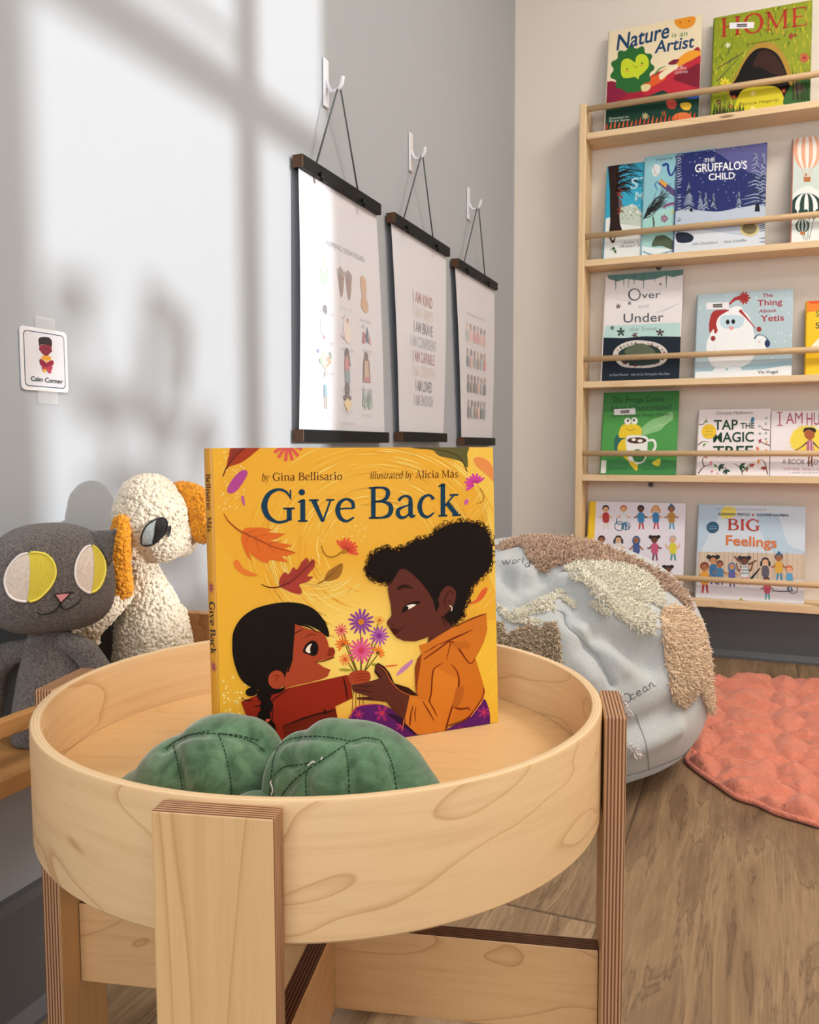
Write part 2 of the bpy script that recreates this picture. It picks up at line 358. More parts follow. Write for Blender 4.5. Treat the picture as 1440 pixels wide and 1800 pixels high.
# a small seriffed alphabet drawn as pen strokes: c = curved stroke, l = straight stroke (points, widths)
T, N, SF = .092, .038, .034
def sf(x, y, w=.2): return ('l', [(x - w / 2, y), (x + w / 2, y)], [SF, SF])
def stem(x, y0, y1, top=1, bot=1, w=T, sw=.2):
    g = [('l', [(x, y0), (x, y1)], [w, w])]
    if bot: g.append(sf(x, y0 + SF / 2, sw))
    if top == 1: g.append(sf(x, y1 - SF / 2, sw))
    if top == 2: g.append(('l', [(x - .10, y1 - .055), (x + .03, y1 - .012)], [.03, .05]))
    return g
SER = {
 'G': (.74, [('c', [(.62, .53), (.54, .64), (.38, .69), (.19, .60), (.09, .36), (.17, .12), (.36, .0), (.53, .02), (.62, .07)], [.03, .045, .05, .085, .115, .095, .05, .05, .05]), ('l', [(.61, .03), (.61, .30)], [T, T]), sf(.6, .285, .24), ('l', [(.635, .68), (.635, .48)], [.03, .03])]),
 'i': (.30, stem(.15, 0, .47, 2) + [('c', [(.13, .625), (.14, .63)], [.12, .12])]),
 'v': (.50, [('l', [(.07, .46), (.265, .0)], [.095, .06]), ('l', [(.43, .46), (.27, .0)], [.036, .036]), sf(.08, .455, .2), sf(.42, .455, .17)]),
 'e': (.47, [('c', [(.07, .255), (.24, .27), (.40, .265)], [.03, .03, .03]), ('c', [(.40, .265), (.38, .40), (.25, .465), (.12, .39), (.075, .23), (.13, .07), (.26, .0), (.41, .08)], [.06, .07, .045, .075, .095, .08, .05, .03])]),
 'B': (.64, stem(.16, 0, .68) + [('c', [(.16, .665), (.36, .66), (.47, .61), (.49, .52), (.44, .42), (.32, .375), (.16, .365)], [N, .04, .075, .09, .075, .04, N]), ('c', [(.16, .365), (.36, .36), (.52, .30), (.56, .19), (.51, .07), (.36, .02), (.16, .018)], [N, .04, .08, .1, .08, .04, N])]),
 'a': (.49, [('c', [(.09, .37), (.16, .44), (.26, .465), (.35, .41), (.36, .28), (.36, .10), (.385, .025), (.47, .04)], [.07, .05, .045, .07, T, T, .07, .03]), ('c', [(.36, .28), (.22, .24), (.09, .18), (.075, .09), (.14, .01), (.25, .02), (.36, .11)], [.03, .035, .07, .09, .07, .045, .03])]),
 'c': (.45, [('c', [(.385, .37), (.34, .44), (.25, .465), (.13, .39), (.075, .23), (.13, .06), (.26, .0), (.40, .09)], [.08, .05, .045, .075, .095, .08, .05, .03])]),
 'k': (.54, stem(.15, 0, .70, 2) + [('l', [(.18, .21), (.40, .45)], [.034, .034]), ('l', [(.25, .28), (.46, .02)], [.09, .09]), sf(.40, .455, .2), sf(.46, .018, .2)]),
 'b': (.54, [('l', [(.14, .03), (.14, .70)], [T, T]), ('l', [(.04, .65), (.16, .69)], [.03, .05]), ('c', [(.14, .36), (.24, .45), (.34, .455), (.44, .38), (.465, .24), (.42, .08), (.30, .0), (.14, .05)], [.03, .04, .06, .085, .1, .08, .045, .03])]),
 'y': (.50, [('l', [(.07, .46), (.27, .0)], [.09, .05]), ('c', [(.43, .46), (.28, .03), (.18, -.17), (.08, -.19)], [.036, .036, .04, .08]), sf(.08, .455, .2), sf(.42, .455, .17)]),
 'n': (.57, stem(.14, 0, .46, 2) + stem(.44, 0, .32, 0) + [('c', [(.14, .36), (.25, .44), (.35, .455), (.43, .39), (.44, .30)], [.03, .045, .06, .08, T])]),
 'l': (.28, stem(.14, 0, .70, 2)),
 's': (.40, [('c', [(.32, .37), (.27, .44), (.18, .455), (.09, .40), (.10, .30), (.22, .235), (.33, .16), (.32, .05), (.20, .0), (.11, .02), (.06, .10)], [.04, .04, .045, .06, .075, .08, .075, .06, .045, .04, .04])]),
 'r': (.40, stem(.14, 0, .46, 2) + [('c', [(.15, .34), (.24, .43), (.34, .42)], [.03, .05, .09])]),
 'o': (.52, [('c', [(.26, .465), (.12, .39), (.075, .23), (.12, .07), (.26, .0), (.40, .07), (.445, .23), (.40, .39), (.26, .465)], [.04, .075, .095, .075, .04, .075, .095, .075, .04])]),
 'u': (.57, [('l', [(.13, .14), (.13, .46)], [T, T]), ('c', [(.13, .16), (.15, .05), (.24, .0), (.34, .03), (.43, .12)], [T, .08, .05, .045, .03])] + stem(.44, 0, .46, 2) + [sf(.10, .455, .14)]),
 't': (.34, [('c', [(.15, .58), (.15, .12), (.19, .02), (.31, .05)], [.05, T, .07, .03]), ('l', [(.03, .445), (.30, .445)], [.034, .034])]),
 'd': (.55, [('l', [(.42, .0), (.42, .70)], [T, T]), ('l', [(.32, .65), (.44, .69)], [.03, .05]), sf(.46, .018, .12), ('c', [(.42, .36), (.33, .45), (.23, .455), (.12, .38), (.075, .23), (.12, .07), (.24, .0), (.42, .08)], [.03, .04, .06, .085, .1, .08, .045, .03])]),
 'A': (.68, [('l', [(.33, .68), (.10, .01)], [.036, .036]), ('l', [(.33, .68), (.57, .01)], [.08, .09]), ('l', [(.19, .24), (.48, .24)], [.034, .034]), sf(.10, .018, .2), sf(.57, .018, .22)]),
 'M': (.86, stem(.13, 0, .68, 0, 1, .04) + [('l', [(.13, .68), (.42, .06)], [.09, .08]), ('l', [(.70, .68), (.42, .06)], [.036, .036]), sf(.10, .662, .16)] + stem(.70, 0, .68)),
 'O': (.74, [('c', [(.37, .69), (.17, .60), (.085, .34), (.17, .09), (.37, -.01), (.57, .09), (.655, .34), (.57, .60), (.37, .69)], [.04, .08, .11, .08, .04, .08, .11, .08, .04])]),
 'h': (.58, stem(.14, 0, .70, 2) + stem(.45, 0, .32, 0) + [('c', [(.14, .36), (.25, .44), (.35, .455), (.44, .39), (.45, .30)], [.03, .045, .06, .08, T])]),
 'H': (.76, stem(.15, 0, .68) + stem(.60, 0, .68) + [('l', [(.15, .35), (.60, .35)], [N, N])]),
 'E': (.62, stem(.15, 0, .68) + [('l', [(.15, .662), (.52, .662)], [N, N]), ('l', [(.15, .018), (.54, .018)], [N, N]), ('l', [(.15, .35), (.42, .35)], [N, N]), ('l', [(.52, .68), (.52, .54)], [.035, .03]), ('l', [(.545, .0), (.545, .15)], [.035, .03])]),
 'I': (.32, stem(.16, 0, .68)),
 ' ': (.25, []), '.': (.2, [('c', [(.10, .045), (.11, .05)], [.1, .1])]), '*': (.3, [('c', [(.15, .25), (.16, .25)], [.14, .14])]),
}
SER['\u00e1'] = (SER['a'][0], SER['a'][1] + [('l', [(.20, .54), (.33, .67)], [.03, .07])])
def ribbon(pts, ws, cap=False):
    P = [Vector((p[0], p[1])) for p in pts]; L = []; Rr = []
    n = len(P)
    for i in range(n):
        a = P[max(i - 1, 0)]; b = P[min(i + 1, n - 1)]; t = (b - a)
        if t.length < 1e-9: t = Vector((1, 0))
        t.normalize(); nn = Vector((-t.y, t.x))
        L.append(P[i] + nn * ws[i] / 2); Rr.append(P[i] - nn * ws[i] / 2)
    return L, Rr
def lerp_widths(ws, k, n):
    out = []
    for i in range(len(ws) - 1):
        for s in range(k): out.append(ws[i] + (ws[i + 1] - ws[i]) * s / k)
    out.append(ws[-1]); return out
def hom(src, dst):
    A = []; b = []
    for (x, y), (u, v) in zip(src, dst):
        A.append([x, y, 1, 0, 0, 0, -u * x, -u * y]); b.append(u)
        A.append([0, 0, 0, x, y, 1, -v * x, -v * y]); b.append(v)
    h = np.linalg.solve(np.array(A, float), np.array(b, float)); return np.append(h, 1).reshape(3, 3)
class Art:
    """flat printed shapes of one sheet. quad = the sheet's corners (TL, TR, BR, BL) in drawing units; w, h in metres"""
    def __init__(s, quad, w, h, eps=3e-5):
        s.w, s.h, s.eps = w, h, eps
        s.H = hom(quad, [(0, h), (w, h), (w, 0), (0, 0)]); s.HI = np.linalg.inv(s.H)
        s.V = []; s.F = []; s.C = []; s.k = 1
    def m(s, x, y):
        a, b, c = s.H @ (x, y, 1); return (a / c, b / c)
    def px(s, u, v):          # from fractions of the sheet (v from the top) to drawing units
        a, b, c = s.HI @ (u * s.w, (1 - v) * s.h, 1); return (a / c, b / c)
    def tri(s, P, col):
        # clip a convex polygon to the sheet
        for ax, lim, sg in ((0, 0, 1), (0, s.w, -1), (1, 0, 1), (1, s.h, -1)):
            out = []
            for i in range(len(P)):
                a, b = P[i], P[(i + 1) % len(P)]
                da, db = sg * (a[ax] - lim), sg * (b[ax] - lim)
                if da >= 0: out.append(a)
                if (da > 0 and db < 0) or (da < 0 and db > 0):
                    t = da / (da - db); out.append((a[0] + (b[0] - a[0]) * t, a[1] + (b[1] - a[1]) * t))
            P = out
            if len(P) < 3: return
        z = s.k * s.eps; n = len(s.V)
        s.V += [(p[0], p[1], z) for p in P]; s.F.append(tuple(range(n, n + len(P)))); s.C.append(col)
    def area2(s, P): return sum(P[i][0] * P[(i + 1) % len(P)][1] - P[(i + 1) % len(P)][0] * P[i][1] for i in range(len(P)))
    def raw(s, pts, tris, col):
        Q = [s.m(*p) for p in pts]; col = lin(col)
        for t in tris:
            P = [Q[i] for i in t]
            if s.area2(P) < 0: P.reverse()
            s.tri(P, col)
    def poly(s, pts, col, smooth=False, k=5):
        if smooth: pts = smooth2(pts, k, True)
        tr = tessellate_polygon([[Vector((x, y, 0)) for x, y in pts]])
        s.raw(pts, tr, col); s.k += 1
    def blob(s, pts, col, k=5): s.poly(pts, col, True, k)
    def ell(s, cx, cy, rx, ry, col, rot=0, n=20):
        c, d = math.cos(rot), math.sin(rot)
        s.poly([(cx + rx * math.cos(a) * c - ry * math.sin(a) * d, cy + rx * math.cos(a) * d + ry * math.sin(a) * c) for a in [2 * math.pi * i / n for i in range(n)]], col)
    def rect(s, u0, v0, u1, v1, col):
        s.poly([s.px(u0, v0), s.px(u1, v0), s.px(u1, v1), s.px(u0, v1)], col)
    def bg(s, col): s.rect(0, 0, 1, 1, col)
    def line(s, pts, w, col, smooth=True, k=5, bump=True):
        if not isinstance(w, (list, tuple)): w = [w] * len(pts)
        w = list(w)
        if len(w) != len(pts): w = [w[0] + (w[-1] - w[0]) * i / (len(pts) - 1) for i in range(len(pts))]
        if smooth and len(pts) > 2: w = lerp_widths(w, k, len(pts)); pts = smooth2(pts, k, False)
        L, Q = ribbon(pts, w); n = len(L)
        s.raw([tuple(p) for p in L + Q], [(i, i + 1, n + i + 1, n + i) for i in range(n - 1)], col)
        if bump: s.k += 1
    def text(s, txt, p0, p1, cap, col, shear=0, bold=0.0):
        V, F, asp = bfont(txt, shear, bold)
        a = Vector(p0); b = Vector(p1); d = b - a; up_ = Vector((0, -cap))
        pts = [tuple(a + d * x + up_ * y) for x, y in V]; s.raw(pts, F, col); s.k += 1
    def serif(s, txt, p0, p1, cap, col, shear=0, halo=None, thick=1.0):
        adv = sum(SER[c][0] for c in txt); a = Vector(p0); b = Vector(p1); d = (b - a) / adv
        up_ = Vector((0, -cap / .68)); x = 0; todo = []
        for ch in txt:
            w, gs = SER[ch]
            for kind, pts, ws in gs:
                ws = [q * thick for q in ws]
                if kind == 'c':
                    ws = lerp_widths(ws, 4, len(pts)); pts = smooth2(pts, 4, False)
                    if len(pts) <= 6:
                        c = pts[0]; r = ws[0] / 2; q = [(c[0] + r * math.cos(t_), c[1] + r * math.sin(t_)) for t_ in [i * math.pi / 6 for i in range(12)]]
                        todo.append(([(x, p) for p in q], [tuple(range(12))])); continue
                L, Q = ribbon(pts, ws); n = len(L)
                todo.append(([(x, tuple(p)) for p in L + Q], [(i, i + 1, n + i + 1, n + i) for i in range(n - 1)]))
            x += w
        for pl, fs in todo:
            pts = [tuple(a + d * (x_ + p[0] + shear * p[1]) + up_ * p[1]) for x_, p in pl]
            s.raw(pts, fs, col)
        s.k += 1
    def specks(s, n, x0, x1, y0, y1, r0, r1, col, rnd):
        for i in range(n):
            x, y, r = rnd.uniform(x0, x1), rnd.uniform(y0, y1), rnd.uniform(r0, r1)
            s.raw([(x + r * math.cos(t_), y + r * math.sin(t_)) for t_ in [k * math.pi / 3 for k in range(6)]], [tuple(range(6))], col)
        s.k += 1
    def flower(s, cx, cy, r, n, col, ccol, ph=0, a0=0, a1=2 * math.pi, w=.2):
        for i in range(n):
            a = ph + a0 + (a1 - a0) * i / n; rr = r * (1 - .12 * (i % 3 == 1))
            s.line([(cx + .15 * r * math.cos(a), cy + .15 * r * math.sin(a)), (cx + .65 * rr * math.cos(a), cy + .65 * rr * math.sin(a)), (cx + rr * math.cos(a), cy + rr * math.sin(a))], [w * r * .5, w * r, w * r * .55], col, False, bump=False)
        s.k += 1
        if ccol: s.ell(cx, cy, r * .24, r * .24, ccol, 0, 12)
    def make(s, name, parent, mat=None, mw=None):
        me = bpy.data.meshes.new(name); me.from_pydata(s.V, [], s.F); me.update()
        at_ = me.color_attributes.new('ink', 'FLOAT_COLOR', 'CORNER')
        buf = []
        for f, c in zip(s.F, s.C): buf += list(c) * len(f)
        at_.data.foreach_set('color', buf)
        o = link(name, me, mat or M['print'], parent)
        if mw is not None: o.matrix_local = mw
        return o
def smooth2(pts, k, closed):
    return [(p.x, p.y) for p in spline([(a, b, 0) for a, b in pts], k, closed)]

# ------------------------------------------------------------------ the room
XL, YB, XR, YR, ZC = -.74, 2.70, 1.90, -2.6, 2.6
def structure(o): o['kind'] = 'structure'; return o
structure(box('floor', XL - .1, XR + .1, YR, YB + .1, -.05, 0, M['floor'], None, 0))
structure(box('ceiling', XL - .1, XR + .1, YR, YB + .1, ZC, ZC + .08, M['wall'], None, 0))
structure(box('wall_left', XL - .1, XL, YR, YB + .1, 0, ZC, M['wall'], None, 0))
structure(box('wall_back', XL, XR, YB, YB + .1, 0, ZC, M['wall_back'], None, 0))
# right wall with the window whose light falls on the left wall
WY0, WY1, WZ0, WZ1 = .985, 1.665, .74, 2.05
bm = bmesh.new()
for y0, y1, z0, z1 in ((YR, WY0, 0, ZC), (WY1, YB, 0, ZC), (WY0, WY1, 0, WZ0), (WY0, WY1, WZ1, ZC)):
    add_box(bm, XR, XR + .08, y0, y1, z0, z1)
structure(from_bm('wall_right', bm, M['wall_back']))
win = structure(empty('window_1', (0, 0, 0)))
bm = bmesh.new()
for a in ((WY0 - .05, WY0, WZ0 - .05, WZ1 + .05), (WY1, WY1 + .05, WZ0 - .05, WZ1 + .05), (WY0, WY1, WZ0 - .05, WZ0), (WY0, WY1, WZ1, WZ1 + .05)):
    add_box(bm, XR - .012, XR + .001, *a, .002)
from_bm('window_frame', bm, M['window_frame'], win)
box('mullion', XR + .01, XR + .04, 1.386, 1.448, WZ0, WZ1, M['window_frame'], win)
box('transom', XR + .01, XR + .04, WY0, WY1, 1.452, 1.522, M['window_frame'], win)
box('glazing_bar', XR + .01, XR + .04, WY0, 1.392, 1.56, 1.575, M['window_frame'], win)
# things standing outside of that window: a small bare bush whose twigs shade the wall
bush = empty('potted_shrub', (2.35, 1.3, 0), 0, 'round-leaved shrub in a clay pot outside the window', 'plant')
rn = random.Random(5)
bm = bmesh.new()
r = bmesh.ops.create_cone(bm, cap_ends=True, segments=24, radius1=.09, radius2=.13, depth=.24)
for v in r['verts']: v.co.z += .12
from_bm('pot', bm, M['terracotta'], bush, True)
for q in ([(0, 0, .2), (.02, -.05, .5), (0, -.06, .8), (0, -.05, 1.15)], [(0, -.03, .6), (0, -.12, .85), (0, -.20, 1.17)], [(0, -.04, .7), (0, .0, .9), (0, .02, 1.02)]): tube('stem', q, .006, M['shelf_oak'], bush)
gs = []
for (cy, cz, ry, rz, n) in ((-.22, 1.184, .026, .024, 22), (-.25, 1.12, .02, .03, 8), (-.052, 1.185, .03, .022, 18), (-.02, 1.12, .012, .06, 16), (-.09, 1.12, .012, .06, 12), (-.055, 1.03, .035, .03, 18), (-.16, 1.06, .05, .03, 26), (.02, 1.01, .035, .04, 18), (-.12, .96, .09, .03, 26), (-.05, .85, .1, .06, 30)):
    for i in range(n):
        c = Vector((rn.uniform(-.03, .03), cy + rn.gauss(0, ry * .5), cz + rn.gauss(0, rz * .5)))
        a = Vector((rn.uniform(-.3, .3), rn.uniform(-1, 1), rn.uniform(-.6, 1))).normalized(); b = a.cross(Vector((1, rn.uniform(-.4, .4), 0))).normalized()
        L = rn.uniform(.02, .034)
        gs.append(([c - a * L, c + b * L * .45, c + a * L, c - b * L * .45], [(0, 1, 2, 3)]))
V, F = join_geo(gs); from_py('foliage', V, F, M['leaf'], bush)
# skirting boards: flat board with a small foot
def baseboard(name, along, n0, n1, wallc, sgn):
    prof = [(0, 0), (.022, 0), (.022, .006), (.013, .022), (.012, .138), (.009, .149), (0, .15)]
    V = []; k = len(prof)
    for s in (n0, n1):
        for d, z in prof:
            V.append((wallc + sgn * d, s, z) if along == 'Y' else (s, wallc + sgn * d, z))
    F = [(i, (i + 1) % k, k + (i + 1) % k, k + i) for i in range(k)] + [tuple(range(k)), tuple(range(2 * k - 1, k - 1, -1))]
    o = from_py(name, V, F, M['base']); bm = bmesh.new(); bm.from_mesh(o.data); bmesh.ops.recalc_face_normals(bm, faces=bm.faces); bm.to_mesh(o.data); bm.free()
    return structure(o)
baseboard('baseboard_left', 'Y', YR, YB, XL, 1)
baseboard('baseboard_back', 'X', XL + .0225, XR, YB, -1)
for i, (x, y, sx, sy) in enumerate(((.75, .15, 1.2, .6), (1.05, 1.55, 1.2, .5))):
    cl = empty('ceiling_light', (x, y, ZC), 0, 'flat ceiling light panel over the table' if i == 0 else 'flat ceiling light panel nearer the bookcase', 'ceiling light')
    bm = bmesh.new()
    for a in ((-sx / 2, -sx / 2 + .02, -sy / 2, sy / 2), (sx / 2 - .02, sx / 2, -sy / 2, sy / 2), (-sx / 2, sx / 2, -sy / 2, -sy / 2 + .02), (-sx / 2, sx / 2, sy / 2 - .02, sy / 2)):
        add_box(bm, *a, -.03, -.001)
    from_bm('frame', bm, M['window_frame'], cl)
    box('diffuser', -sx / 2 + .02, sx / 2 - .02, -sy / 2 + .02, sy / 2 - .02, -.02, -.012, M['diffuser'], cl)

# ------------------------------------------------------------------ round birch table
TC, TROT = Vector((-.3245, .606, 0)), R(13)
table = empty('round_table', TC, TROT, 'low round birch plywood table with a raised rim and four flat legs', 'table')
def ring(name, ro, ri, z0, z1, mats, parent, n=160, bev=.0022):
    prof = [(ri, z0 + bev), (ri + bev, z0), (ro - bev, z0), (ro, z0 + bev), (ro, z1 - bev), (ro - bev * .3, z1 - bev * .3), (ro - bev, z1), (ri + bev, z1), (ri + bev * .3, z1 - bev * .3), (ri, z1 - bev)]
    k = len(prof); V = []; F = []; MI = []
    for i in range(n):
        a = 2 * math.pi * i / n
        V += [(r * math.cos(a), r * math.sin(a), z) for r, z in prof]
    for i in range(n):
        j = (i + 1) % n
        for q in range(k):
            F.append((i * k + q, j * k + q, j * k + (q + 1) % k, i * k + (q + 1) % k)); MI.append(1 if q in (0, 1, 2, 5, 6, 7) else 0)
    o = from_py(name, V, F, mats, parent, False)
    o.data.polygons.foreach_set('material_index', MI)
    bm = bmesh.new(); bm.from_mesh(o.data); bmesh.ops.recalc_face_normals(bm, faces=bm.faces); bm.to_mesh(o.data); bm.free()
    o.data.polygons.foreach_set('use_smooth', [True] * len(F))
    o.data.set_sharp_from_angle(angle=R(40))
    return o
RO, RI, ZR, ZT = .2238, .2155, .4385, .385
ring('rim', RO, RI, .353, ZR, [M['birch_rim'], M['ply_r']], table)
bm = bmesh.new()
r = bmesh.ops.create_cone(bm, cap_ends=True, segments=160, radius1=RI - .0006, radius2=RI - .0006, depth=.012)
for v in r['verts']: v.co.z += ZT - .006
from_bm('tray_floor', bm, M['tray'], table)
for k in range(4):
    bm = bmesh.new(); add_box(bm, RO + .0002, RO + .0162, -.0355, .0355, 0, .4365, .0012)
    bm.normal_update()
    for f in bm.faces: f.material_index = 0 if abs(f.normal.x) > .8 else 1
    lg = from_bm('leg', bm, [M['birch'], M['ply_x']], table); lg.rotation_euler.z = k * math.pi / 2
for k, (a, b) in enumerate(((-RO, RO), (-RO, -.0082), (.0082, RO))):
    bm = bmesh.new(); add_box(bm, a + .0002, b - .0002, -.008, .008, .166, .238, .001)
    bm.normal_update()
    for f in bm.faces: f.material_index = 0 if abs(f.normal.y) > .8 else 1
    st = from_bm('stretcher', bm, [M['birch_board'], M['ply_y']], table); st.rotation_euler.z = 0 if k == 0 else math.pi / 2

# ------------------------------------------------------------------ ledge on the left wall that the soft toys sit on
ledge = empty('wall_ledge', (XL, .5, .33), 0, 'pine ledge with a front rail fixed low on the white wall', 'shelf')
LX = -.61 - XL
def lb(name, x0, x1, y0, y1, z0, z1, mat=None, bevel=.0012):
    return box(name, x0, x1, y0, y1, z0 - .33, z1 - .33, mat or M['shelf_oak'], ledge, bevel)
lb('bottom_board', .0005, LX, -.3, .4625, .326, .343)
lb('front_rail', LX - .011, LX, -.3, .4625, .380, .396)
lb('end_panel', .0005, LX, .463, .480, .326, .406)
lb('end_panel', .0005, LX, -.318, -.3005, .326, .406)

# ------------------------------------------------------------------ wall bookcase with five rows
BX0, BX1, BY0 = -.513, .52, 2.595
case = empty('wall_bookcase', (BX0, BY0, 0), 0, 'pale pine wall bookcase with five display shelves and dowel rails', 'bookcase')
def cb(name, x0, x1, y0, y1, z0, z1, mat, bevel=.0015):
    return box(name, x0 - BX0, x1 - BX0, y0 - BY0, y1 - BY0, z0, z1, mat, case, bevel)
cb('side_panel', BX0, BX0 + .021, BY0, YB - .0005, .10, 1.655, M['pine_up'], .003)
cb('side_panel', BX1 - .021, BX1, BY0, YB - .0005, .10, 1.655, M['pine_up'], .003)
SHELF = {1: 1.569, 2: 1.197, 3: .834, 4: .551, 5: .188}
ROD = {1: 1.640, 2: 1.268, 3: .902, 4: .616, 5: .246}
for k in SHELF:
    th = .019 if k < 5 else .023
    cb('shelf_board', BX0 + .0212, BX1 - .0212, BY0 + .001, YB - .0005, SHELF[k] - th, SHELF[k], M['pine'], .0015)
    gv = tube_geo([(.0212, .0095, ROD[k]), (BX1 - BX0 - .0212, .0095, ROD[k])], .0086, 16)
    from_py('dowel_rail', gv[0], gv[1], M['dowel'], case, True)
for k in (2, 4):          # little grey wall plugs under the shelves
    p = on_plane(1158 if k == 2 else 1144, 470 if k == 2 else 852, 1, YB - .004)
    bm = bmesh.new(); r = bmesh.ops.create_cone(bm, cap_ends=True, segments=14, radius1=.008, radius2=.006, depth=.008)
    for v in r['verts']: v.co = Vector((v.co.x + p.x - BX0, -v.co.z + YB - .005 - BY0, v.co.y + p.z))
    from_bm('screw_cap', bm, M['base'], case, True)

# ------------------------------------------------------------------ generic hardcover book, spine on the left
def book(name, w, h, thick, loc, rotz, lean, label, cover, spine_col=None, group=None, pages=True, rot=None, cat='book'):
    """local frame: x along the cover, y into the book, z up; front cover in the plane y = 0"""
    b = empty(name, loc, 0, label, cat, group)
    b.matrix_world = Matrix.Translation(loc) @ Matrix.Rotation(rotz, 4, 'Z') @ Matrix.Rotation(-lean, 4, 'X')
    ct = .0022
    cm = plain(name + '_board', cover, .4); smt = plain(name + '_spine', spine_col or cover, .4)
    bm = bmesh.new(); add_box(bm, .0, w, 0, ct, 0, h, .0006); fc = from_bm('front_cover', bm, cm, b)
    bm = bmesh.new(); add_box(bm, .0, w, thick - ct, thick, 0, h, .0006); from_bm('back_cover', bm, cm, b)
    n = 8; V = []; F = []                                  # rounded spine
    for z in (0, h):
        for r_ in (1, .55):
            for i in range(n + 1):
                a = math.pi * i / n
                V.append((-math.sin(a) * .0045 * r_ + (0 if r_ == 1 else .0012), thick / 2 - math.cos(a) * thick / 2 * (1 if r_ == 1 else .86), z))
    k = n + 1
    for i in range(n):
        F += [(i, i + 1, 2 * k + i + 1, 2 * k + i), (k + i + 1, k + i, 3 * k + i, 3 * k + i + 1), (i + 1, i, k + i, k + i + 1), (2 * k + i, 2 * k + i + 1, 3 * k + i + 1, 3 * k + i)]
    from_py('spine', V, F, smt, b, False)
    if pages: box('page_block', .001, w - .003, ct, thick - ct, .003, h - .003, M['pages'], b, 0)
    return b, fc
def face_art(art, b, name='cover_print'):
    # lay the sheet on the front cover: art x -> book x, art y -> book z, art z -> book -y
    return art.make(name, b, None, Matrix(((1, 0, 0, 0), (0, 0, -1, -.0004), (0, 1, 0, 0), (0, 0, 0, 1))))

# ------------------------------------------------------------------ the yellow picture book standing on the table
HB = Vector((-.386, .546, ZT)); HE = Vector((-.212, .729, ZT))
HW = (HE - HB).length; HH = .2515
hero, hfc = book('picture_book', HW, HH, .018, HB + Vector((0, 0, .0004)), math.atan2(HE.y - HB.y, HE.x - HB.x), math.asin(.012 / HH),
    'yellow hardback with two children and flowers on its cover, standing open-faced on the round table', '#eaad2a', '#dc9c2c')
Q = [(84, 53), (1355, 47), (1376, 1285), (128, 1481)]
A = Art(Q, HW, HH, 7e-6)
rn = random.Random(3)
A.bg('#edb135')
# soft painterly ground: big overlapping washes of printed yellow
def wash(cx, cy, rx, ry, c0, c1, n=9):
    a, b = lin(c0), lin(c1)
    for i in range(n):
        t = i / (n - 1); f = 1 - .8 * t
        col = tuple(int(255 * ((a_ + (b_ - a_) * t) ** (1 / 2.2))) for a_, b_ in zip(a[:3], b[:3]))
        A.ell(cx, cy, rx * f, ry * f, '#%02x%02x%02x' % col, 0, 40)
wash(720, 330, 640, 420, '#ecad2f', '#eeb53c')
wash(760, 960, 560, 420, '#edb035', '#fbdc72', 12)
A.blob([(1240, 40), (1380, 40), (1390, 700), (1300, 500), (1330, 300), (1180, 130)], '#f2c44e')
A.blob([(1250, 900), (1390, 860), (1390, 1300), (1330, 1290)], '#f3c03c')
for i in range(170):           # dry-brush swirl strokes
    r_ = rn.uniform(210, 560); a0 = rn.uniform(math.pi * .55, math.pi * 1.9); da = rn.uniform(.15, .6)
    A.line([(820 + r_ * 1.05 * math.cos(a0 + da * q / 4), 500 + r_ * .9 * math.sin(a0 + da * q / 4)) for q in range(5)], [.5, 4, 6, 4, .5], rn.choice(['#f5cf62', '#f7d977', '#f0c248', '#e9a52c']), True, 3, False)
A.k += 1
for i in range(80):
    r_ = rn.uniform(130, 270); a0 = rn.uniform(math.pi * .2, math.pi * 1.1); da = rn.uniform(.2, .7)
    A.line([(560 + r_ * .9 * math.cos(a0 + da * q / 4), 540 + r_ * .75 * math.sin(a0 + da * q / 4)) for q in range(5)], [.5, 3, 3.5, 3, .5], rn.choice(['#f6dc86', '#f4d474']), True, 3, False)
A.k += 1
for i in range(150):
    x, y = rn.uniform(1180, 1370), rn.uniform(60, 1250); L = rn.uniform(20, 60)
    A.line([(x, y), (x + L, y - L * 1.3)], [.6, 2.2], rn.choice(['#f7dc7e', '#edc256']), False, 1, False)
A.k += 1
A.specks(110, 115, 230, 60, 330, 1, 4.5, '#f6dd92', rn); A.specks(60, 130, 240, 1080, 1330, 1.5, 7, '#f6dd88', rn)
A.specks(60, 560, 780, 380, 480, .8, 3, '#fbe9b4', rn); A.specks(120, 120, 1340, 60, 780, .6, 2.2, '#f8e19a', rn)
# leaves and petals along the top
A.blob([(150, 145), (158, 90), (182, 40), (300, 40), (270, 78), (215, 118), (165, 135)], '#a63a20'); A.blob([(160, 130), (165, 90), (185, 45), (240, 42), (190, 85)], '#8a3327')
A.line([(133, 182), (150, 140), (190, 90), (240, 45)], [4, 6, 5, 4], '#5e1d14')
for a in (-.1, .35, .8, 1.25, 1.7, 2.2, 2.6): A.line([(425, 30), (425 + 70 * math.cos(a), 30 + 82 * math.sin(a))], [12, 15], '#dd5a52', False, 1, False)
A.k += 1
A.blob([(985, 44), (1225, 40), (1238, 80), (1240, 140), (1215, 115), (1165, 98), (1110, 85), (1080, 60), (1010, 54)], '#5f5a2e'); A.line([(1000, 46), (1120, 62), (1200, 90), (1238, 157)], [3, 5, 5, 5], '#463a22')
A.blob([(1268, 98), (1300, 92), (1340, 115), (1362, 160), (1366, 215), (1345, 190), (1300, 150), (1275, 125)], '#e9904c')
A.blob([(152, 240), (175, 195), (215, 155), (240, 155), (243, 172), (225, 205), (195, 245), (165, 258)], '#b2468f'); A.blob([(215, 275), (226, 268), (232, 300), (228, 315), (221, 300)], '#b55a8c')
A.flower(1275, 215, 50, 9, '#d6459a', None, .4, 2.2, 5.6, .28); A.line([(1295, 232), (1312, 262), (1308, 290), (1283, 302)], [6, 5, 5, 3], '#a8772a')
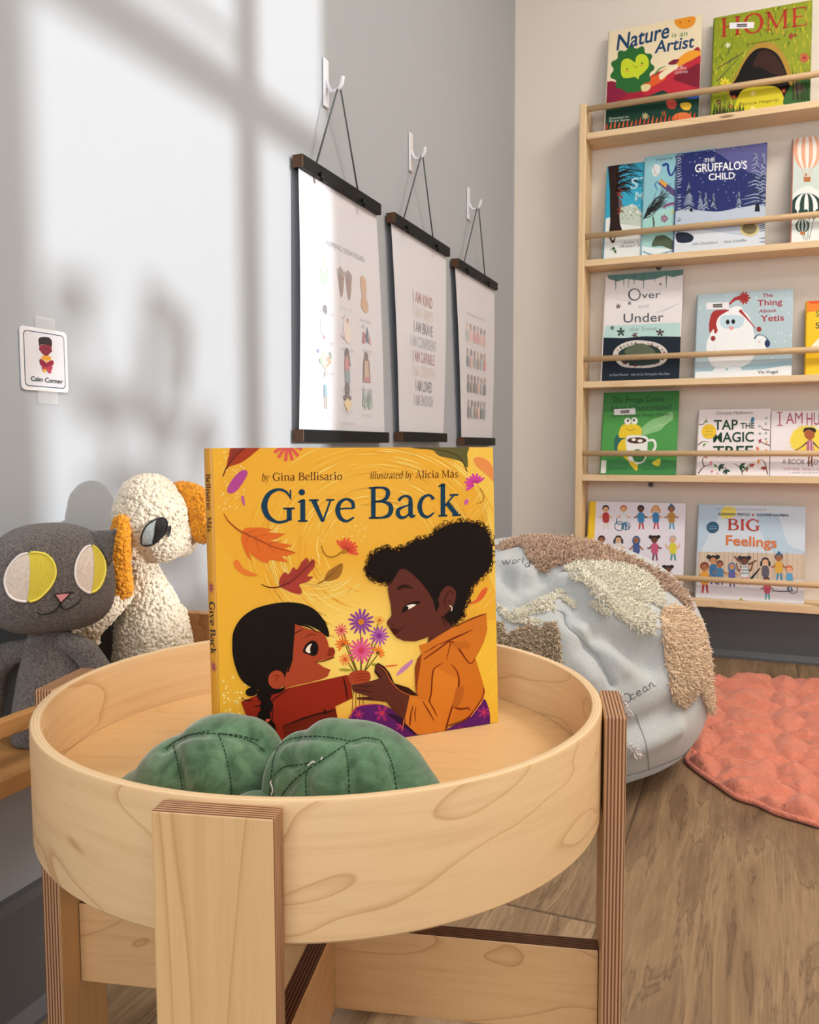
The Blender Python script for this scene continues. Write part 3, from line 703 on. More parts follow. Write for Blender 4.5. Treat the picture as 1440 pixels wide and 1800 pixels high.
A.ell(1234, 294, 9, 14, '#c65aa0', .4)
# names and title
A.serif('by', (306, 202), (341, 201), 34, '#5a2114', .22); A.serif('Gina Bellisario', (356, 200), (674, 195), 35, '#5a2114')
A.serif('illustrated by', (796, 190), (990, 187), 32, '#5a2114', .22); A.serif('Alicia M\u00e1s', (1003, 187), (1198, 184), 34, '#5a2114')
A.serif('Give', (300, 388), (738, 381), 145, '#0e3850', 0, None, 1.12); A.serif('Back', (781, 372), (1206, 357), 143, '#0e3850', 0, None, 1.12)
# drifting leaves in the middle
A.line([(136, 348), (160, 385), (215, 430), (300, 470), (380, 505), (460, 523)], [3, 6, 8, 8, 6, 3], '#a5481c')
A.poly([(218, 428), (235, 413), (300, 410), (360, 420), (330, 432), (416, 438), (375, 462), (345, 470), (448, 491), (410, 505), (465, 524), (420, 540), (395, 538), (430, 568), (385, 562), (345, 556), (333, 573), (300, 560), (262, 535), (248, 505), (262, 565), (235, 530), (215, 470)], '#dd6a25')
A.line([(215, 430), (300, 470), (380, 505), (460, 523)], [8, 8, 6, 2], '#a5481c')
for a, b in (((232, 440), (290, 420)), ((262, 455), (335, 443)), ((330, 488), (400, 470)), ((250, 450), (232, 480)), ((280, 465), (300, 520)), ((335, 490), (375, 530))): A.line([a, b], [4, 2], '#b4521f', False, 1, False)
A.k += 1
A.blob([(183, 562), (200, 558), (222, 590), (255, 610), (292, 626), (260, 630), (225, 622), (195, 600), (182, 578)], '#e57b2f')
A.line([(305, 666), (340, 680), (390, 678), (440, 655), (490, 612), (540, 560)], [3, 5, 5, 5, 4, 3], '#5b1c1c')
A.blob([(388, 675), (390, 640), (412, 612), (430, 620), (450, 590), (468, 600), (490, 565), (512, 547), (520, 565), (512, 585), (535, 555), (548, 560), (545, 590), (515, 628), (540, 632), (515, 655), (478, 668), (488, 690), (485, 710), (450, 705), (415, 690)], '#a83c30')
A.line([(385, 678), (440, 655), (490, 612), (540, 560)], [5, 5, 4, 3], '#5b1c1c')
for i in range(14):
    t_ = i / 13; x = 400 + 130 * t_; y = 672 - 105 * t_
    A.line([(x, y), (x + 4, y - 32 + 10 * t_)], [2, 1], '#6e2420', False, 1, False); A.line([(x, y), (x + 28, y + 3)], [2, 1], '#6e2420', False, 1, False)
A.k += 1
A.line([(578, 490), (585, 515), (605, 540), (640, 540), (675, 515)], [4, 6, 6, 6, 7], '#a3701f')
A.flower(685, 518, 62, 9, '#e2563a', None, 0, -2.2, .5, .24); A.ell(680, 520, 14, 9, '#b5791f', -.3)
A.blob([(592, 650), (600, 620), (625, 595), (671, 572), (672, 605), (655, 635), (620, 650)], '#a06b26'); A.line([(562, 664), (595, 645), (630, 615), (668, 576)], [3, 5, 3, 2], '#6f4519')
A.blob([(1242, 754), (1275, 735), (1300, 695), (1322, 679), (1328, 690), (1305, 730), (1270, 750)], '#e2602f')
A.line([(868, 1034), (895, 1032), (922, 1029)], [4, 9, 5], '#e6763d'); A.blob([(915, 1077), (935, 1045), (965, 1020), (988, 1004), (988, 1020), (965, 1045), (935, 1068)], '#c382b3')
# bouquet
ST = '#6a5a1c'
for x0, y0, x1, y1 in ((755, 860, 757, 1060), (757, 980, 757, 1060), (835, 905, 770, 1060), (675, 880, 740, 1060), (830, 985, 775, 1055), (690, 1005, 725, 1060), (835, 840, 800, 960), (685, 935, 735, 1060)): A.line([(x0, y0), (x1, y1)], [4, 6], ST, False, 1, False)
A.k += 1
A.blob([(655, 1049), (680, 1044), (715, 1052), (685, 1058)], '#a39a35'); A.blob([(795, 1022), (820, 1022), (835, 1032), (810, 1032)], '#a39a35')
for x in (722, 735, 750, 765): A.line([(x, 1150), (x - 3 + (x - 740) * .2, 1240)], [3.5, 2], '#6b2a18', False, 1, False)
A.k += 1
A.flower(840, 828, 26, 10, '#e79a38', '#c9622b', .2, w=.14); A.flower(757, 835, 60, 15, '#8a3b98', '#d07a22', 0, w=.19); A.flower(838, 897, 46, 14, '#a94bb0', '#7c2f80', .1, w=.19)
A.flower(667, 873, 32, 11, '#e0566a', '#c1354a', .3, w=.19); A.flower(757, 963, 60, 15, '#e0558f', '#cf3b58', .2, w=.2); A.flower(684, 1003, 30, 11, '#ef7a3f', '#d5502f', .2, w=.18)
A.flower(675, 937, 36, 9, '#ea6a22', '#9c5a20', .2, 2.0, 6.4, .2); A.flower(832, 975, 34, 8, '#ec7524', '#74501e', .2, -2.6, 1.1, .2)
# child on the left: dark bob with plaits, red top
SK, SKD, RED, HAIR = '#a84326', '#74200f', '#8f2413', '#120806'
A.poly([(215, 1195), (300, 1160), (420, 1135), (520, 1112), (690, 1074), (708, 1080), (718, 1178), (640, 1215), (655, 1290), (650, 1420), (330, 1420), (255, 1290), (232, 1240)], RED)
A.poly([(540, 1262), (590, 1240), (636, 1222), (646, 1250), (655, 1420), (420, 1420), (400, 1300)], '#6b1a0e')
A.line([(405, 1305), (480, 1275), (560, 1250), (640, 1232)], [3, 9, 9, 5], '#2a0a06'); A.line([(590, 1228), (598, 1252)], [9, 9], '#170605', False)
A.line([(676, 1085), (686, 1125), (694, 1180)], [4, 8, 5], '#2a0a06'); A.line([(300, 1235), (330, 1215), (372, 1175), (430, 1140)], [3, 10, 10, 3], '#5a140c')
A.line([(345, 1340), (352, 1290), (360, 1230)], [4, 8, 3], '#3c0d08'); A.line([(290, 1195), (360, 1160), (410, 1140)], [3, 8, 3], '#5a140c')
A.blob([(175, 945), (180, 880), (215, 820), (280, 775), (380, 750), (470, 750), (540, 775), (590, 830), (612, 895), (600, 900), (560, 870), (500, 845), (458, 840), (455, 900), (452, 960), (440, 1010), (425, 1060), (415, 1110), (380, 1140), (330, 1150), (260, 1130), (215, 1095), (190, 1040), (178, 990)], HAIR)
A.poly([(456, 843), (520, 868), (575, 880), (596, 900), (606, 925), (612, 948), (632, 955), (640, 968), (636, 985), (628, 998), (590, 1006), (552, 1015), (590, 1040), (618, 1050), (605, 1080), (580, 1092), (520, 1108), (470, 1118), (412, 1135), (405, 1125), (420, 1060), (440, 1000), (452, 940)], SK)
A.blob([(456, 842), (510, 850), (560, 866), (600, 900), (612, 885), (590, 830), (540, 778), (470, 770)], HAIR)
A.line([(456, 888), (470, 880), (495, 868)], [4, 5, 2], HAIR); A.line([(452, 845), (445, 950), (440, 1010), (425, 1062)], [14, 12, 12, 6], HAIR); A.line([(470, 848), (520, 858), (562, 885)], [4, 8, 2], HAIR)
A.ell(375, 1095, 38, 42, SK, .1); A.line([(358, 1078), (378, 1076), (392, 1088)], [2, 4, 2], SKD); A.line([(372, 1080), (376, 1092), (374, 1104)], [2, 4, 2], SKD)
A.blob([(340, 1125), (360, 1138), (390, 1136), (412, 1128), (400, 1150), (350, 1160), (300, 1150), (300, 1120)], HAIR)
A.blob([(494, 970), (505, 940), (530, 920), (552, 924), (563, 945), (560, 975), (545, 988), (520, 982)], '#1c0c08'); A.blob([(506, 966), (515, 945), (534, 933), (530, 955), (526, 976)], '#f5e6cf'); A.ell(543, 957, 17, 27, '#120806', .1); A.line([(505, 905), (530, 892), (555, 896)], [4, 8, 3], '#7d2c17')
A.line([(548, 1016), (585, 1012), (635, 994)], [3, 5, 5], '#5c150c'); A.ell(622, 968, 15, 19, '#8d2c18', .2); A.line([(603, 980), (612, 985), (620, 978)], [2, 4, 2], '#5c150c')
for x, y, rx, ry, ro in ((318, 1165, 34, 30, .5), (262, 1150, 28, 20, -.2), (330, 1215, 30, 34, 0), (318, 1258, 30, 26, .2), (345, 1310, 26, 36, -.35), (240, 1280, 30, 16, -.5)): A.ell(x, y, rx, ry, HAIR, ro)
A.line([(214, 1175), (235, 1187), (262, 1188)], [2, 5, 5], HAIR); A.line([(270, 1216), (300, 1212), (330, 1206)], [2, 5, 4], HAIR); A.ell(334, 1278, 10, 7, '#d8664c', -.4)
A.line([(300, 770), (370, 760), (440, 790)], [1, 3, 1], '#2c1a14'); A.line([(560, 790), (600, 808)], [2, 1], HAIR); A.line([(585, 825), (608, 850)], [4, 1], HAIR)
# sitting person on the right: purple trousers, orange hooded top
PU, OR, ORD, BR, BRD = '#5b1a6b', '#cf7422', '#7a2a10', '#5d2b22', '#34120e'
A.blob([(700, 1290), (715, 1240), (745, 1212), (830, 1205), (870, 1215), (950, 1260), (1010, 1330), (1050, 1400), (820, 1420), (760, 1370)], PU)
A.blob([(1130, 1330), (1240, 1260), (1305, 1180), (1332, 1225), (1338, 1285), (1330, 1400), (1130, 1400)], PU)
A.line([(702, 1290), (715, 1242), (748, 1212), (830, 1203)], [2, 5, 5, 2], '#d65a42')
for x, y, r_ in ((850, 1245, 38), (745, 1250, 24), (935, 1300, 26), (880, 1365, 34), (1310, 1240, 30), (1200, 1320, 20)): A.flower(x, y, r_, 6, '#a02a70', '#c23a52', .4 + x, w=.42)
A.poly([(950, 1260), (1010, 1335), (1130, 1335), (1120, 1345), (1000, 1345), (860, 1240)], '#2e0c3a')
A.blob([(1075, 830), (1155, 830), (1175, 880), (1160, 930), (1090, 965), (1058, 945), (1060, 900)], BR)      # neck
A.poly([(1030, 975), (1016, 940), (1058, 928), (1100, 900), (1170, 858), (1322, 797), (1326, 870), (1308, 930), (1272, 998), (1296, 1075), (1316, 1145), (1300, 1200), (1240, 1262), (1140, 1300), (1132, 1335), (1012, 1340), (955, 1270), (940, 1330), (960, 1160), (1010, 1170), (1000, 1090), (1018, 1030)], OR)
A.poly([(1010, 1000), (1030, 975), (1022, 1040), (1012, 1100), (1005, 1168), (1000, 1120), (998, 1040)], '#8c3b14')
A.poly([(975, 1160), (1012, 1180), (1050, 1190), (1060, 1170), (1075, 1090), (1095, 1040), (1190, 1090), (1195, 1180), (1150, 1300), (1130, 1335), (1010, 1340), (955, 1290), (958, 1250)], '#d97f28')
for p, w_ in (([(1040, 1002), (1100, 960), (1160, 922), (1200, 960), (1245, 1020), (1272, 998)], [5, 7, 6, 8, 6, 3]), ([(1040, 975), (1080, 950), (1110, 932)], [2, 5, 2]), ([(1110, 935), (1180, 905), (1262, 868)], [3, 9, 2]), ([(1160, 925), (1150, 970), (1142, 1005)], [5, 4, 2]),
              ([(1172, 858), (1260, 818), (1320, 797)], [3, 7, 4]), ([(1128, 1018), (1090, 1040), (1078, 1070), (1072, 1150), (1062, 1195)], [2, 5, 7, 7, 8]), ([(1160, 1022), (1190, 1060), (1197, 1115), (1175, 1190), (1150, 1270), (1134, 1335)], [2, 6, 8, 8, 8, 8]),
              ([(1035, 1192), (1060, 1235), (1085, 1278)], [4, 7, 4]), ([(1065, 1195), (1085, 1230), (1098, 1258)], [5, 6, 3]), ([(990, 1210), (980, 1250), (975, 1300)], [4, 6, 6]), ([(1003, 1215), (998, 1250), (1002, 1285)], [3, 5, 2]),
              ([(1172, 1215), (1200, 1225), (1240, 1222), (1245, 1235)], [7, 9, 7, 3]), ([(1136, 1302), (1180, 1292), (1240, 1262), (1300, 1180), (1310, 1130)], [4, 7, 8, 6, 3])): A.line(p, w_, ORD)
A.poly([(1185, 1130), (1222, 1120), (1215, 1180), (1190, 1220), (1165, 1215)], '#b96522'); A.blob([(1160, 935), (1230, 920), (1245, 950), (1200, 955)], '#c06a1f')
A.line([(1250, 1260), (1300, 1190), (1316, 1147)], [3, 4, 3], '#ef9b45')
# arm and hands
A.poly([(820, 1028), (832, 1018), (862, 1035), (885, 1065), (905, 1110), (970, 1130), (1015, 1165), (990, 1165), (930, 1150), (880, 1125), (850, 1105), (815, 1060)], BRD)
A.poly([(712, 1118), (760, 1105), (800, 1100), (850, 1085), (818, 1048), (820, 1030), (845, 1045), (885, 1095), (925, 1145), (975, 1165), (958, 1245), (950, 1275), (905, 1240), (870, 1195), (830, 1190), (740, 1184), (735, 1175), (790, 1170), (720, 1148), (715, 1135)], BR)
for p in ([(720, 1120), (780, 1125), (820, 1122)], [(716, 1135), (770, 1145), (815, 1150)], [(740, 1176), (790, 1176), (810, 1180)]): A.line(p, [2, 6, 2], BRD)
A.line([(822, 1024), (862, 1052), (890, 1100), (930, 1142), (980, 1165)], [1, 3, 3, 3, 2], '#d0703a')
A.blob([(696, 1082), (715, 1060), (750, 1052), (785, 1056), (797, 1072), (795, 1095), (770, 1108), (712, 1114)], SK)
for y in (1068, 1082, 1095): A.line([(728, y + 4), (760, y), (792, y)], [2, 4, 2], SKD)
# head, face
A.poly([(876, 690), (880, 640), (920, 595), (990, 580), (1080, 620), (1140, 690), (1175, 730), (1170, 800), (1140, 840), (1090, 880), (1050, 905), (1000, 922), (950, 920), (915, 905), (895, 880), (885, 865), (872, 845), (880, 825), (893, 805), (890, 760)], BR)
A.blob([(872, 838), (885, 818), (900, 830), (905, 855), (885, 862)], BR)
A.line([(888, 845), (897, 850), (908, 845)], [2, 4, 2], BRD); A.blob([(888, 862), (912, 866), (930, 872), (922, 885), (905, 892), (895, 880)], '#451412'); A.line([(920, 880), (940, 862), (955, 845)], [5, 4, 2], BRD)
A.line([(917, 690), (935, 678), (962, 674), (990, 684)], [6, 16, 15, 4], '#2a0e0b')
A.blob([(938, 795), (950, 765), (985, 745), (1020, 740), (1018, 752), (985, 762), (960, 780)], '#1c0b0a'); A.blob([(965, 778), (962, 762), (985, 755), (1003, 757), (985, 770)], '#f3e8da'); A.blob([(940, 793), (955, 768), (968, 765), (966, 780)], '#170808')
# curly hair: dark mass ringed with little coils
HR = [(905, 640), (880, 655), (850, 650), (815, 640), (790, 620), (785, 585), (800, 545), (840, 515), (880, 505), (920, 520), (950, 500), (1010, 468), (1070, 455), (1100, 425), (1160, 395), (1240, 385), (1300, 405), (1335, 450), (1350, 520), (1335, 590), (1290, 640), (1250, 680), (1235, 730), (1215, 790), (1185, 830), (1140, 820), (1150, 760), (1125, 690), (1100, 740), (1085, 745), (1060, 700), (1010, 640), (960, 600), (930, 600)]
A.blob(HR, '#0e0605', 6)
rn2 = random.Random(11)
for i, (x, y) in enumerate(smooth2(HR[1:27], 5, False)):
    for q in range(3):
        cx, cy, r_ = x + rn2.uniform(-11, 11), y + rn2.uniform(-11, 11), rn2.uniform(6, 12); a0 = rn2.uniform(0, 6.3)
        A.line([(cx + r_ * math.cos(a0 + j * .9), cy + r_ * 1.1 * math.sin(a0 + j * .9)) for j in range(6)], [2, 3, 3, 3, 3, 1.4], rn2.choice(['#1a0a07', '#2a130c', '#120705']), True, 2, False)
for i, (x, y) in enumerate(smooth2([(1190, 800), (1210, 810), (1200, 790), (1180, 820), (1170, 840)], 3, False)):
    A.line([(x + 14 * math.cos(i + j * .9), y + 12 * math.sin(i + j * .9)) for j in range(5)], 3, '#1a0a07', True, 2, False)
A.k += 1
A.blob([(1082, 735), (1100, 730), (1108, 760), (1095, 785), (1088, 770)], '#120705')
A.blob([(1115, 735), (1120, 695), (1148, 672), (1178, 688), (1184, 720), (1172, 760), (1150, 785), (1130, 800), (1115, 785)], BR)
A.line([(1138, 775), (1133, 740), (1145, 705), (1165, 698), (1170, 712)], [2, 5, 5, 5, 2], '#2f100d'); A.line([(1143, 735), (1158, 742), (1160, 755)], [2, 4, 2], '#2f100d')
A.line([(1155, 760), (1166, 770), (1163, 785)], [4, 5, 4], '#eadfc0'); A.blob([(1150, 800), (1190, 790), (1195, 815), (1160, 835), (1145, 820)], '#120705')
face_art(A, hero)
# spine print: flowers, short title and names, read downwards
def spine_print(b, h, thick, items, name='spine_print'):
    V = []; F = []; C = []
    def put(pts, fs, col):
        n = len(V)
        for s_, t_ in pts:                                 # s along the spine from the top, t across 0..1 (front to back)
            a = math.pi * min(max(t_, .02), .98); V.append((-math.sin(a) * .0045 - .0003, thick / 2 - math.cos(a) * (thick / 2 + .0002), h - s_))
        F.extend([tuple(i + n for i in f) for f in fs]); C.extend([lin(col)] * len(fs))
    for it in items: put(*it)
    me = bpy.data.meshes.new(name); me.from_pydata(V, [], F); me.update()
    at_ = me.color_attributes.new('ink', 'FLOAT_COLOR', 'CORNER'); buf = []
    for f, c in zip(F, C): buf += list(c) * len(f)
    at_.data.foreach_set('color', buf)
    link(name, me, M['print'], b)
def spine_text(txt, s0, s1, hgt, col, t0=.22, shear=0, thick=1.5):
    adv = sum(SER[c][0] for c in txt); k = (s1 - s0) / adv; x = 0; out = []
    for ch in txt:
        w, gs = SER[ch]
        for kind, pts, ws in gs:
            ws = [q * thick for q in ws]
            if kind == 'c': ws = lerp_widths(ws, 3, len(pts)); pts = smooth2(pts, 3, False)
            else: pts = [(pts[0][0] + (pts[1][0] - pts[0][0]) * q / 6, pts[0][1] + (pts[1][1] - pts[0][1]) * q / 6) for q in range(7)]; ws = [ws[0] + (ws[1] - ws[0]) * q / 6 for q in range(7)]
            L, Q_ = ribbon(pts, ws); n = len(L)
            P = [(s0 + (x + p[0] + shear * p[1]) * k, t0 + .0 + (1 - (p[1] / .68)) * hgt) for p in L + Q_]
            out.append((P, [(i, i + 1, n + i + 1, n + i) for i in range(n - 1)], col))
        x += w
    return out
it = spine_text('Bellisario * M\u00e1s', .020, .066, .26, '#5a2d16', .12)
spine_print(hero, HH, .018, it, 'spine_names')
it = spine_text('Give Back', .121, .163, .30, '#38343a', .10)
for c_ in (.110, .173):
    for q in range(9):
        a = q * 2 * math.pi / 9
        it.append(([(c_ + .0045 * math.cos(a - .2) * .5, .26 + .2 * math.sin(a - .2) * .4), (c_ + .0055 * math.cos(a), .26 + .22 * math.sin(a)), (c_ + .0045 * math.cos(a + .2) * .5, .26 + .2 * math.sin(a + .2) * .4), (c_, .26)], [(0, 1, 2, 3)], '#a03a76'))
spine_print(hero, HH, .018, it, 'spine_title')
it = spine_text('Or', .212, .2185, .26, '#5a2d16', .12, .1); it += spine_text('chard Boo', .2185, .2425, .26, '#5a2d16', .12, .1)
spine_print(hero, HH, .018, it, 'publisher_name')

# ------------------------------------------------------------------ books on the bookcase (drawing units of each print: 1440 px across .44 of the picture)
def shelf_book(name, row, x0, w, h, label, quad, bgcol, thick=.010, cover=None, spine=None, dy=0.0):
    z0 = SHELF[row]
    lean = math.asin(.060 / h)
    b, fc = book(name, w, h, thick, Vector((x0, BY0 + .020 + dy, z0 + .0006)), 0, lean, label, cover or bgcol, spine, 'picture books on the wall bookcase')
    a = Art(quad, w, h, 1.2e-5); a.bg(bgcol)
    return b, a
def sticker(a, x0, y0, x1, y1):
    a.poly([(x0, y0), (x1, y0 - 4), (x1 + 1, y1 - 4), (x0 + 1, y1)], '#ece9ec')
    a.poly([(x0 + (x1 - x0) * .3, y0 + 8), (x0 + (x1 - x0) * .72, y0 + 5), (x0 + (x1 - x0) * .72, y1 - 12), (x0 + (x1 - x0) * .3, y1 - 10)], '#55504f')
    a.line([(x0 + (x1 - x0) * .3, (y0 + y1) / 2), (x0 + (x1 - x0) * .72, (y0 + y1) / 2 - 3)], 3, '#c9c6c9', False)
def tree(a, x, y0, y1, w, col, light, rnd, n=16):
    for i in range(n):
        t_ = i / (n - 1); y = y0 + (y1 - y0) * t_; hw = w * (.12 + .88 * t_)
        for s_ in (-1, 1):
            a.line([(x, y - 8), (x + s_ * hw * rnd.uniform(.7, 1), y + rnd.uniform(4, 16))], [7, 2], rnd.choice([col, light, light]), False, 1, False)
    a.k += 1
rn = random.Random(21)
# row 1
b, a = shelf_book('picture_book', 1, -.440, .264, .320, 'cream picture book with a green lion face and red hills, left on the top shelf', [(236, 183), (767, 83), (745, 686), (208, 763)], '#eddcb8', .009, '#e8dcc0')
a.blob([(205, 500), (250, 480), (330, 520), (420, 480), (500, 430), (600, 380), (680, 330), (760, 300), (780, 800), (190, 800)], '#a52638')
a.blob([(500, 430), (600, 375), (680, 330), (730, 300), (770, 300), (760, 330), (680, 370), (600, 410), (530, 450)], '#e8a23a'); a.blob([(610, 360), (680, 300), (740, 292), (770, 310), (700, 350), (640, 375)], '#ee9f35')
a.blob([(215, 490), (260, 470), (320, 520), (320, 560), (215, 600)], '#8c2340'); a.blob([(410, 500), (500, 420), (600, 400), (700, 350), (770, 330), (750, 520), (600, 540), (450, 550)], '#bf2f3e')
a.blob([(600, 450), (680, 400), (760, 370), (760, 500), (660, 480)], '#7d2233'); a.blob([(360, 480), (430, 460), (520, 430), (560, 450), (480, 500), (400, 520), (370, 505)], '#df5f2c')
a.blob([(520, 430), (560, 400), (600, 370), (630, 385), (570, 430), (530, 460)], '#f0e2bd'); a.line([(495, 432), (520, 400), (560, 380)], [10, 8, 2], '#4c7d3a')
a.blob([(570, 370), (600, 345), (635, 345), (610, 372)], '#7e2b3b')
a.poly([(200, 620), (330, 600), (420, 570), (540, 520), (620, 560), (770, 520), (770, 720), (200, 790)], '#1e4034'); a.blob([(640, 545), (700, 530), (760, 520), (760, 560), (690, 570)], '#3a5fb0')
a.blob([(560, 590), (590, 575), (620, 590), (610, 625), (575, 625)], '#c74f44'); a.blob([(640, 600), (680, 590), (705, 605), (690, 635), (655, 630)], '#e3b63d'); a.blob([(595, 690), (620, 655), (680, 650), (705, 685)], '#d97743')
a.flower(440, 670, 22, 8, '#e9dca8', '#caa73c'); a.flower(545, 655, 16, 6, '#d9783a', '#803020')
for i in range(22): a.line([(215 + i * 24, 745 - i * 3.2), (222 + i * 24, 715 - i * 3 - (i % 3) * 6)], [10, 3], rn.choice(['#d8472f', '#e06a35']), False, 1, False)
a.k += 1
a.text('Illustrations by', (232, 690), (345, 678), 12, '#cfd6c9', .2); a.text('Patricia Gomes', (232, 706), (352, 694), 12, '#cfd6c9', .2)
cx, cy = 365, 390
pts = []
for i in range(44):
    t_ = i * 2 * math.pi / 44; r_ = 118 * (1 + .07 * (1 if i % 4 < 2 else -1)); pts.append((cx + 1.0 * r_ * math.cos(t_), cy + 8 + 1.08 * r_ * math.sin(t_) - .12 * r_ * math.cos(t_)))
a.blob(pts, '#2f6b35', 3); a.blob([(300, 500), (400, 470), (440, 500), (400, 530), (330, 530)], '#2f6b35')
a.blob([(303, 365), (322, 342), (345, 340), (368, 352), (382, 360), (388, 330), (410, 314), (440, 318), (458, 345), (458, 385), (430, 420), (405, 440), (400, 458), (380, 445), (325, 452), (302, 430)], '#c9d834')
for x, y in ((336, 398), (421, 366)): a.ell(x, y, 6, 4, '#2b3a18'); a.ell(x - 2, y + 12, 7, 5, '#e08c4a')
a.line([(370, 375), (385, 392), (398, 382)], [3, 4, 3], '#6f8a20')
a.blob([(608, 118), (650, 106), (720, 96), (726, 130), (700, 158), (655, 168), (620, 152)], '#e8962e'); a.ell(640, 130, 4, 5, '#8f2d2a'); a.ell(690, 122, 4, 5, '#8f2d2a')
a.blob([(415, 500), (430, 488), (470, 490), (460, 520), (425, 528)], '#e5d49a')
a.text('Nature', (274, 292), (578, 216), 88, '#22456b', .15, .022); a.text('is an', (592, 218), (682, 206), 30, '#5a8a5c', .1); a.text('Artist', (492, 308), (722, 272), 70, '#22456b', .15, .022)
a.text('By', (640, 392), (660, 389), 12, '#e9c9c2'); a.text('JENNIE', (612, 408), (676, 400), 13, '#e9c9c2'); a.text('LEFEVRE', (608, 428), (684, 420), 13, '#e9c9c2')
face_art(a, b)
b, a = shelf_book('picture_book', 1, -.141, .254, .304, 'lime green picture book with a dark cave mouth, its red title behind a label sticker', [(841, 104), (1401, 1), (1388, 595), (821, 675)], '#8f9a28', .012, '#8a9a2c', '#7c8c2a')
for i in range(420):
    x, y = rn.uniform(825, 1400), rn.uniform(10, 670); L = rn.uniform(14, 46)
    a.line([(x, y), (x + rn.uniform(-.6, .6) * L, y - L)], [rn.uniform(3, 9), 2], rn.choice(['#b9b92f', '#7f9127', '#cdbf3a', '#5f7628', '#b09a2f', '#4d6824', '#c9a83a']), False, 1, False)
a.k += 1
a.blob([(930, 560), (960, 440), (1020, 320), (1090, 250), (1170, 250), (1240, 320), (1280, 420), (1310, 560)], '#b08a3a'); a.blob([(940, 560), (975, 430), (1030, 330), (1085, 282), (1150, 282), (1205, 320), (1245, 400), (1262, 470), (1270, 560)], '#171311')
a.blob([(1060, 380), (1100, 300), (1160, 300), (1220, 370), (1240, 440), (1160, 420), (1110, 390)], '#3b221d'); a.line([(850, 400), (930, 350), (1010, 300)], [4, 10, 3], '#5c5a35'); a.line([(850, 470), (900, 420), (980, 330)], [8, 7, 3], '#62623a')
a.blob([(960, 600), (1000, 520), (1100, 500), (1200, 505), (1240, 580), (1230, 660), (960, 670)], '#d3c42f'); a.blob([(1240, 610), (1260, 520), (1320, 470), (1400, 470), (1400, 610)], '#37642f')
a.flower(1325, 512, 36, 8, '#b45588', '#8a2d52', w=.4); a.flower(900, 480, 34, 8, '#e3cf3b', '#c7a92c', w=.4); a.flower(1355, 335, 32, 8, '#c25540', '#8a2d22', w=.4); a.flower(915, 262, 16, 7, '#e9efd2', '#c7c05a', w=.4)
for x, y, c in ((950, 560, '#b6382e'), (1235, 525, '#b8462e'), (930, 615, '#a9352c'), (1060, 540, '#f1e7a0'), (1058, 625, '#f1e7a0'), (862, 590, '#5d2438')): a.flower(x, y, 16, 6, c, '#e0c04a', w=.45)
for i in range(26): a.line([(830 + i * 7, 668 - i), (834 + i * 7 + rn.uniform(-10, 10), 600 + rn.uniform(-20, 30))], [9, 2], rn.choice(['#25471f', '#355d25', '#512b2a']), False, 1, False)
for i in range(24): a.line([(1290 + i * 5, 580), (1285 + i * 5 + rn.uniform(-12, 12), 420 + rn.uniform(-30, 60))], [7, 2], rn.choice(['#2c4d25', '#4b6a2a', '#3a3224']), False, 1, False)
a.k += 1
a.blob([(1262, 215), (1280, 190), (1290, 205), (1302, 192), (1308, 210), (1288, 216), (1280, 230)], '#9c4a32')
a.serif('HOME', (868, 218), (1378, 146), 108, '#b3392b', 0, None, 1.1); a.text('Explore the secret world of wildlife', (1030, 262), (1215, 232), 13, '#4e4a20', .1); a.text('Patricia Hegarty', (978, 612), (1210, 582), 17, '#6c5f24', .25)
sticker(a, 924, 133, 1064, 168); face_art(a, b)
# row 2
b, a = shelf_book('picture_book', 2, -.438, .215, .297, 'pale blue picture book with a bare tree in snow, left in the second row', [(229, 959), (654, 906), (632, 1458), (202, 1495)], '#3aa6c8', .006)
a.blob([(200, 1280), (300, 1250), (400, 1270), (460, 1240), (640, 1250), (640, 1500), (190, 1510)], '#e6e9e6'); a.blob([(290, 1210), (380, 1180), (440, 1230), (640, 1210), (640, 1300), (300, 1290)], '#c4cfc2')
for i in range(90): a.specks(1, 300, 640, 1180, 1270, 3, 7, rn.choice(['#eef1ea', '#a4b09b', '#8a9a86']), rn)
a.poly([(228, 960), (290, 950), (286, 1100), (296, 1290), (320, 1360), (230, 1370), (240, 1280), (238, 1100)], '#2c1d19')
for i in range(46):
    y = rn.uniform(945, 1120); x = 272; L = rn.uniform(30, 170); a.line([(x, y), (x + L * .5, y - L * .2), (x + L, y - rn.uniform(-.1, .45) * L + 20)], [7, 4, 1.5], '#33211b', True, 2, False)
a.k += 1
for i in range(16): a.line([(290 + rn.uniform(-12, 12), 1090 + i * 9), (300 + rn.uniform(-10, 16), 1100 + i * 9)], 6, '#8a3c28', False, 1, False)
a.k += 1
a.line([(240, 1370), (255, 1395), (268, 1370)], [8, 14, 6], '#4a3226'); a.specks(14, 232, 275, 1425, 1455, 3, 7, '#4d7a3c', rn)
a.text('STICK', (356, 1090), (640, 1062), 62, '#a8d6e2', .1, .012); a.text('MAN', (380, 1158), (560, 1140), 52, '#a8d6e2', .1, .012); a.text('Julia Donaldson', (310, 1405), (560, 1384), 15, '#9aa0a0', .2); a.text('Axel Scheffler', (290, 1428), (560, 1408), 15, '#9aa0a0', .2)
face_art(a, b)
b, a = shelf_book('picture_book', 2, -.326, .201, .308, 'mint blue picture book half hidden, swirly blue initial and snowy branches', [(448, 909), (858, 856), (837, 1441), (423, 1476)], '#8fc3cf', .006, dy=-.0062)
a.blob([(425, 1480), (430, 1380), (520, 1430), (600, 1400), (840, 1380), (840, 1480)], '#e2ecee'); a.blob([(440, 1250), (700, 1180), (850, 1200), (850, 1400), (430, 1420)], '#a5d3cd')
a.line([(428, 1450), (500, 1470), (620, 1440)], [6, 8, 6], '#6d8fae')
